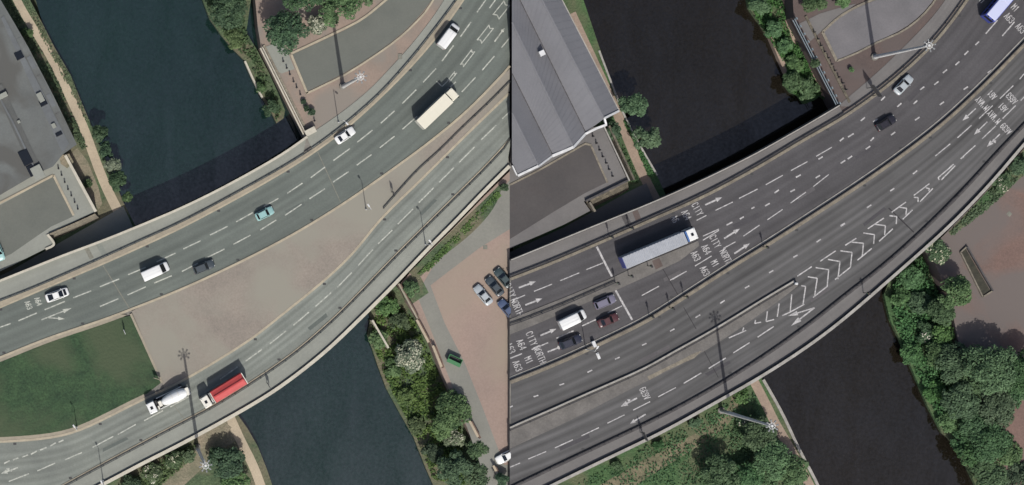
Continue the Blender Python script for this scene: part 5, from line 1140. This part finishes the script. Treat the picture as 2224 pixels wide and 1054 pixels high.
VL = [  # left view: label, px, py, radius px, height m, base z, leaf, kind, blossom
 ('round green tree overhanging the river at the top, left view', 496, 20, 44, 8, -5, A2, 'tree', None),
 ('small bright tree on the narrow bank below the round river tree', 508, 82, 24, 5, -5, A3, 'tree', None),
 ('small dark bush at the lower tip of the narrow bank', 588, 236, 19, 3.4, -5, A2, 'shrub', None),
 ('low bush halfway along the narrow bank', 566, 190, 12, 2, -5, A1, 'shrub', None),
 ('large green tree overhanging the end of the service road, left view', 622, 70, 48, 8, 0, A2, 'tree', None),
 ('tall dark tree at the top centre behind the service road', 655, -10, 42, 9, 0, A2, 'tree', None),
 ('dense tree at the top edge beside the service road bend', 735, 14, 44, 7, 0, A1, 'tree', None),
 ('tree at the top edge, furthest along the service road, left view', 790, -14, 30, 6, 0, A1, 'tree', None),
 ('cream blossoming shrub between the two service road trees', 688, 52, 22, 3.6, 0, A4, 'shrub', .9),
 ('green bush at the upper bend of the gravel towpath', 60, 72, 13, 2.4, -5, A1, 'shrub', None),
 ('green tree leaning over the water beside the towpath, uppermost of the cluster', 215, 292, 20, 4.5, -5, A2, 'tree', None),
 ('small tree second in the waterside cluster beside the towpath', 231, 328, 19, 4, -5, A2, 'tree', None),
 ('pale leaved bush third in the waterside cluster beside the towpath', 247, 358, 19, 3.4, -5, A4, 'shrub', .12),
 ('bushy green tree fourth in the waterside cluster beside the towpath', 256, 394, 22, 4.2, -5, A2, 'tree', None),
 ('small bush nearest the bridge in the waterside cluster', 277, 428, 13, 2.4, -5, A1, 'shrub', None),
 ('low weeds between retaining wall and towpath, left view', 190, 400, 10, 1.4, -5, A1, 'shrub', None),
 ('large leafy bush between towpath and mast, lower left', 495, 1005, 40, 5, -5, A2, 'tree', None),
 ('leafy bush cut by the bottom edge beside the towpath', 510, 1052, 34, 4, -5, A3, 'tree', None),
 ('dark bush beside the mast foot below the bridge', 470, 985, 18, 3, -5, A2, 'shrub', None),
 ('small bush under the outer parapet left of the mast', 408, 990, 16, 2.4, -5, A1, 'shrub', None),
 ('white flecked shrub below the parapet at lower left', 378, 1000, 22, 3, -5, A1, 'shrub', .25),
 ('white flecked shrub further down the parapet at lower left', 330, 1030, 24, 3, -5, A1, 'shrub', .25),
 ('green bush by the parapet close to the bottom edge', 285, 1055, 24, 3, -5, A2, 'shrub', .12),
 ('bright bush hard against the pale bank wall below the bridge', 842, 668, 26, 3, -5.4, A3, 'shrub', .06),
 ('green bush beside the descending brick wall', 868, 700, 24, 3, -5.4, A1, 'shrub', None),
 ('leafy bush at the water edge below the pale bank wall', 822, 735, 22, 2.6, -5.4, A3, 'shrub', None),
 ('round clipped bush above the brick wall by the car park corner', 893, 628, 18, 2.2, TZ, A1, 'shrub', None),
 ('cream blossoming tree on the river bank, left view', 893, 772, 36, 5.5, -5.4, A4, 'tree', .85),
 ('low bush below the cream blossoming tree', 852, 800, 22, 2, -5.4, A3, 'shrub', None),
 ('tall tree casting a big dark shadow towards the skip', 978, 892, 46, 8.5, -5.4, A1, 'tree', None),
 ('green tree below the shadowed gap on the river bank', 960, 930, 26, 5, -5.4, A3, 'tree', None),
 ('pale flowering shrub beside the short brick wall', 988, 952, 24, 4, -5.4, A4, 'shrub', .5),
 ('dark bush at the river edge in the lower bank', 938, 985, 24, 3.4, -5.4, A2, 'shrub', None),
 ('large green tree at the bottom edge of the lower bank', 985, 1020, 42, 6.5, -5.4, A2, 'tree', None),
 ('green tree between the short brick wall and the lower wall', 1040, 975, 28, 5, -5.4, A2, 'tree', None),
 ('bushy tree near the white parked car at the bottom', 1040, 1030, 34, 5, -5.4, A1, 'tree', None),
 ('small dark tree in the bottom corner beside the white parked car', 1088, 1045, 17, 3, TZ, A2, 'tree', None),
 ('low bush on the bank midway down the river, left view', 880, 860, 22, 2, -5.4, A3, 'shrub', None),
 ('low bush at the river edge beneath the tall shadowing tree', 905, 925, 22, 2, -5.4, A3, 'shrub', None),
 ('small dark shrub beside the last bollard, left view', 676, 245, 8, 1.5, 0, A2, 'shrub', None),
 ('small dark shrub above the last bollard, left view', 664, 235, 6, 1.2, 0, A2, 'shrub', None),
 ('tiny dark shrub below the bollard row, left view', 659, 222, 5, 1.0, 0, A2, 'shrub', None),
 ('dark hedge clump under the far end of the parapet, near the seam', 1096, 408, 9, 1.6, TZ, A2, 'shrub', None),
]
VR = [
 ('upper round tree beside the towpath near the grey roofs, right view', 1374, 228, 32, 6.5, -5, B1, 'tree', None),
 ('lower round tree beside the towpath near the grey roofs, right view', 1404, 298, 31, 6, -5, B1, 'tree', None),
 ('dark tree tucked behind the warehouse corner, right view', 1333, 284, 20, 5, -5, B3, 'tree', None),
 ('green bush at the top of the narrow bank, right view', 1650, 14, 26, 4, -5, B1, 'shrub', None),
 ('green bush second on the narrow bank, right view', 1678, 62, 22, 3.4, -5, B1, 'shrub', None),
 ('low green bush third on the narrow bank, right view', 1706, 100, 19, 2.4, -5, B2, 'shrub', None),
 ('low bush in the middle of the narrow bank, right view', 1726, 138, 20, 2.2, -5, B1, 'shrub', None),
 ('wide bush near the lower tip of the narrow bank, right view', 1722, 178, 24, 3.2, -5, B1, 'shrub', None),
 ('bright bush at the lower tip of the narrow bank, right view', 1754, 194, 26, 3, -5, B2, 'shrub', None),
 ('small dark bush growing through the blue river rails', 1770, 138, 10, 2.4, 0, B3, 'shrub', None),
 ('dark bush at the top beside the sandy slope, right view', 1768, 8, 26, 3.4, 0, B3, 'shrub', .05),
 ('bright bush at the top edge beside the service road, right view', 1830, 2, 16, 2.2, 0, B2, 'shrub', None),
 ('blossom flecked shrub below the outer parapet, right view', 2034, 545, 30, 4.5, -3, B3, 'tree', .3),
 ('tall dark tree shading the planter corner, right view', 2068, 634, 40, 11, -5.4, B1, 'tree', None),
 ('bright green bush against the outer parapet, right view', 1978, 600, 30, 3, -5.4, B2, 'shrub', .06),
 ('bright bush at the top of the right river bank', 1956, 650, 26, 2.6, -5.4, B2, 'shrub', None),
 ('greyish twiggy shrub on the right river bank', 2000, 660, 27, 3.4, -5.4, B3, 'shrub', .1),
 ('green tree left of the shaded paving, right view', 2040, 680, 36, 6, -5.4, B1, 'tree', None),
 ('white flecked shrub on the right river bank', 2012, 722, 27, 3, -5.4, B3, 'shrub', .22),
 ('bright waterside bush below the white flecked shrub', 1982, 770, 26, 2.6, -5.4, B2, 'shrub', None),
 ('big dark tree with its shadow on the brown car park, upper right bank', 2150, 795, 62, 13, -5.4, B1, 'tree', None),
 ('big green tree left of the dark tree on the right bank', 2075, 790, 46, 7, -5.4, B1, 'tree', None),
 ('large tree at the right edge of the picture below the car park', 2218, 805, 50, 12, -5.4, B1, 'tree', None),
 ('large green tree in the middle of the right bank', 2090, 868, 48, 7, -5.4, B1, 'tree', None),
 ('broad dark tree on the right bank beside the notch of paving', 2160, 880, 52, 7.5, -5.4, B3, 'tree', None),
 ('green waterside bush halfway down the right bank', 2034, 850, 28, 2.8, -5.4, B2, 'shrub', None),
 ('waterside bush with pale flecks low on the right bank', 2068, 915, 28, 2.8, -5.4, B2, 'shrub', .12),
 ('broad tree near the lower notch of paving, right bank', 2150, 960, 50, 7, -5.4, B1, 'tree', None),
 ('green tree at the bottom of the right bank', 2110, 985, 34, 5, -5.4, B1, 'tree', None),
 ('pale flecked tree at the bottom edge of the right bank', 2160, 1040, 40, 5.5, -5.4, B1, 'tree', .12),
 ('green tree in the gap above the waterside bushes, right bank', 2040, 768, 34, 5, -5.4, B1, 'tree', None),
 ('mid green tree filling the middle of the big right clump', 2112, 832, 42, 6, -5.4, B1, 'tree', None),
 ('mid green tree at the right edge above the paving notch', 2194, 848, 40, 6.5, -5.4, B1, 'tree', None),
 ('leafy tree between the broad tree and the waterside, right bank', 2118, 925, 42, 6, -5.4, B1, 'tree', None),
 ('leafy tree right below the paving notch, right bank', 2186, 985, 34, 6, -5.4, B1, 'tree', None),
 ('leafy tree near the bottom edge in the right clump', 2136, 1008, 38, 5, -5.4, B1, 'tree', None),
 ('light green tree at the upper left of the big right clump', 2046, 728, 30, 4.5, -5.4, B2, 'tree', None),
 ('leafy tree near the bottom river edge, right bank', 2090, 955, 28, 3.6, -5.4, B2, 'tree', None),
 ('dark tree in the bottom right corner', 2214, 1035, 40, 6, -5.4, B3, 'tree', None),
 ('dark green tree between towpath and grass trail, right view', 1650, 945, 40, 6, -5, B1, 'tree', None),
 ('white flecked shrub beside the grass trail, right view', 1615, 925, 20, 3, -5, B3, 'shrub', .3),
 ('broad bright tree at the bottom beside the towpath, right view', 1672, 1000, 48, 6.5, -5, B2, 'tree', None),
 ('dark tree shading the towpath at the bottom, right view', 1722, 1020, 34, 6, -5, B1, 'tree', None),
 ('dark tree at the bottom edge left of the towpath, right view', 1565, 1030, 44, 6.5, -5, B3, 'tree', None),
 ('green tree at the bottom edge between two darker trees, right view', 1626, 1040, 38, 5, -5, B1, 'tree', None),
 ('low bush right under the outer parapet by the mast, right view', 1612, 862, 18, 1.8, -5, B2, 'shrub', None),
 ('low bush under the outer parapet at bottom centre', 1510, 918, 13, 1.3, -5, B1, 'shrub', None),
 ('low bush under the outer parapet beside the sign, right view', 1430, 965, 12, 1.3, -5, B1, 'shrub', None),
 ('low bush under the outer parapet near the bottom edge', 1340, 1010, 13, 1.3, -5, B1, 'shrub', None),
 ('olive shrub on the verge below the outer parapet, right view', 2178, 395, 24, 2.4, TZ, B3, 'shrub', .2),
 ('green shrub on the verge at the right edge of the picture', 2216, 360, 22, 2.4, TZ, B1, 'shrub', None),
 ('tiny green shrub on the brown paving, right view', 1849, 151, 5, .9, 0, B2, 'shrub', None),
]
for lab, px, py, rp, h, z, m_, kd, bl in VL: tree(lab, px, py, rp, h, z, m_, kd, bl, group='trees and bushes of the left view')
for lab, px, py, rp, h, z, m_, kd, bl in VR: tree(lab, px, py, rp, h, z, m_, kd, bl, group='trees and bushes of the right view')

def cover(name, poly, z, n, hgt, m, label, leaf=.3):
    """low tangled growth over a patch of bank"""
    vs = np.array([[*P(p[0], p[1], z)[:2]] for p in poly]); lo, hi = vs.min(0), vs.max(0); out = []
    while len(out) < n:
        q = rng.uniform(lo, hi, (n, 2)); ins = np.zeros(n, bool); j = len(vs) - 1
        for i in range(len(vs)):
            xi, yi, xj, yj = *vs[i], *vs[j]
            c = ((yi > q[:, 1]) != (yj > q[:, 1])) & (q[:, 0] < (xj - xi) * (q[:, 1] - yi) / (yj - yi + 1e-12) + xi); ins ^= c; j = i
        nz = np.sin(q[:, 0] * .9 + 2 * np.sin(q[:, 1] * .5)) * np.sin(q[:, 1] * .8 + np.sin(q[:, 0] * .6))
        ins &= nz > rng.uniform(-1.0, .5, n)
        out += list(q[ins])
    q = np.array(out[:n]); hz = hgt * rng.uniform(.1, 1, n)
    def fn(k): return np.column_stack([q, z + hz]), np.tile([0, 0, 1.0], (n, 1))
    o = link(name, leaf_mesh(name, leaves(n, fn, leaf, .6)), m); tag(o, label, 'ground cover', kind='stuff'); return o
cover('ground_cover', [(812, 690), (806, 735), (840, 830), (895, 930), (940, 1040), (1010, 1054), (1000, 930), (945, 800), (900, 700), (850, 640)], -5.4, 6500, .8, A3, 'bright rough growth along the right river bank, left view')
cover('ground_cover', [(445, -40), (450, 20), (500, 90), (540, 135), (600, 262), (612, 240), (560, 120), (530, 60), (530, -40)], -5, 1500, .5, A1, 'rough growth on the narrow bank, left view')
cover('ground_cover', [(10, 0), (24, 0), (64, 70), (108, 140), (150, 230), (190, 320), (178, 326), (130, 232), (60, 100)], -5, 1300, .5, A1, 'strip of weeds between shed and towpath, left view', .25)
cover('ground_cover', [(52, 0), (64, 0), (120, 108), (154, 166), (195, 266), (190, 270), (140, 176), (90, 80)], -5, 500, .35, A4, 'thin waterside weeds beside the towpath, left view', .22)
cover('ground_cover', [(250, 1060), (330, 1008), (420, 965), (440, 975), (400, 1010), (330, 1070)], -5, 1400, .7, A1, 'weeds under the outer parapet, left view')
cover('ground_cover', [(1936, 620), (1940, 700), (1980, 790), (2020, 880), (2090, 985), (2130, 1054), (2200, 1054), (2120, 850), (2060, 690), (2000, 560)], -5.4, 12000, 1.6, B2, 'bright rough growth along the right river bank, right view')
cover('ground_cover', [(1630, -20), (1640, 40), (1690, 115), (1712, 160), (1720, 200), (1752, 222), (1782, 204), (1755, 145), (1715, 60), (1690, -20)], -5, 3000, .7, B2, 'rough growth on the narrow bank, right view')
cover('ground_cover', [(1250, 1054), (1400, 970), (1560, 885), (1640, 850), (1650, 920), (1560, 960), (1500, 1054)], -5, 1700, .35, B2, 'rough grass below the outer parapet, right view', .28)
cover('ground_cover', [(1500, 1054), (1560, 965), (1640, 880), (1690, 960), (1750, 1054)], -5, 2600, .7, B1, 'tangled growth beside the towpath, right view')
cover('ground_cover', [(1318, 268), (1326, 262), (1360, 330), (1390, 395), (1372, 398), (1345, 340)], -5, 700, .5, B1, 'growth between retaining wall and towpath, right view', .25)
cover('ground_cover', [(1352, 262), (1358, 258), (1412, 362), (1424, 380), (1408, 386), (1385, 330)], -5, 500, .4, B2, 'waterside strip of grass, right view', .22)
cover('ground_cover', [(2062, 506), (2131, 434), (2230, 325), (2235, 370), (2150, 450), (2070, 512)], TZ, 1200, .4, B1, 'weedy verge outside the parapet, right view', .25)
cover('ground_cover', [(905, 596), (960, 540), (1080, 415), (1088, 425), (1050, 470), (930, 590)], TZ, 900, .3, A3, 'grassy verge outside the parapet, left view', .22)
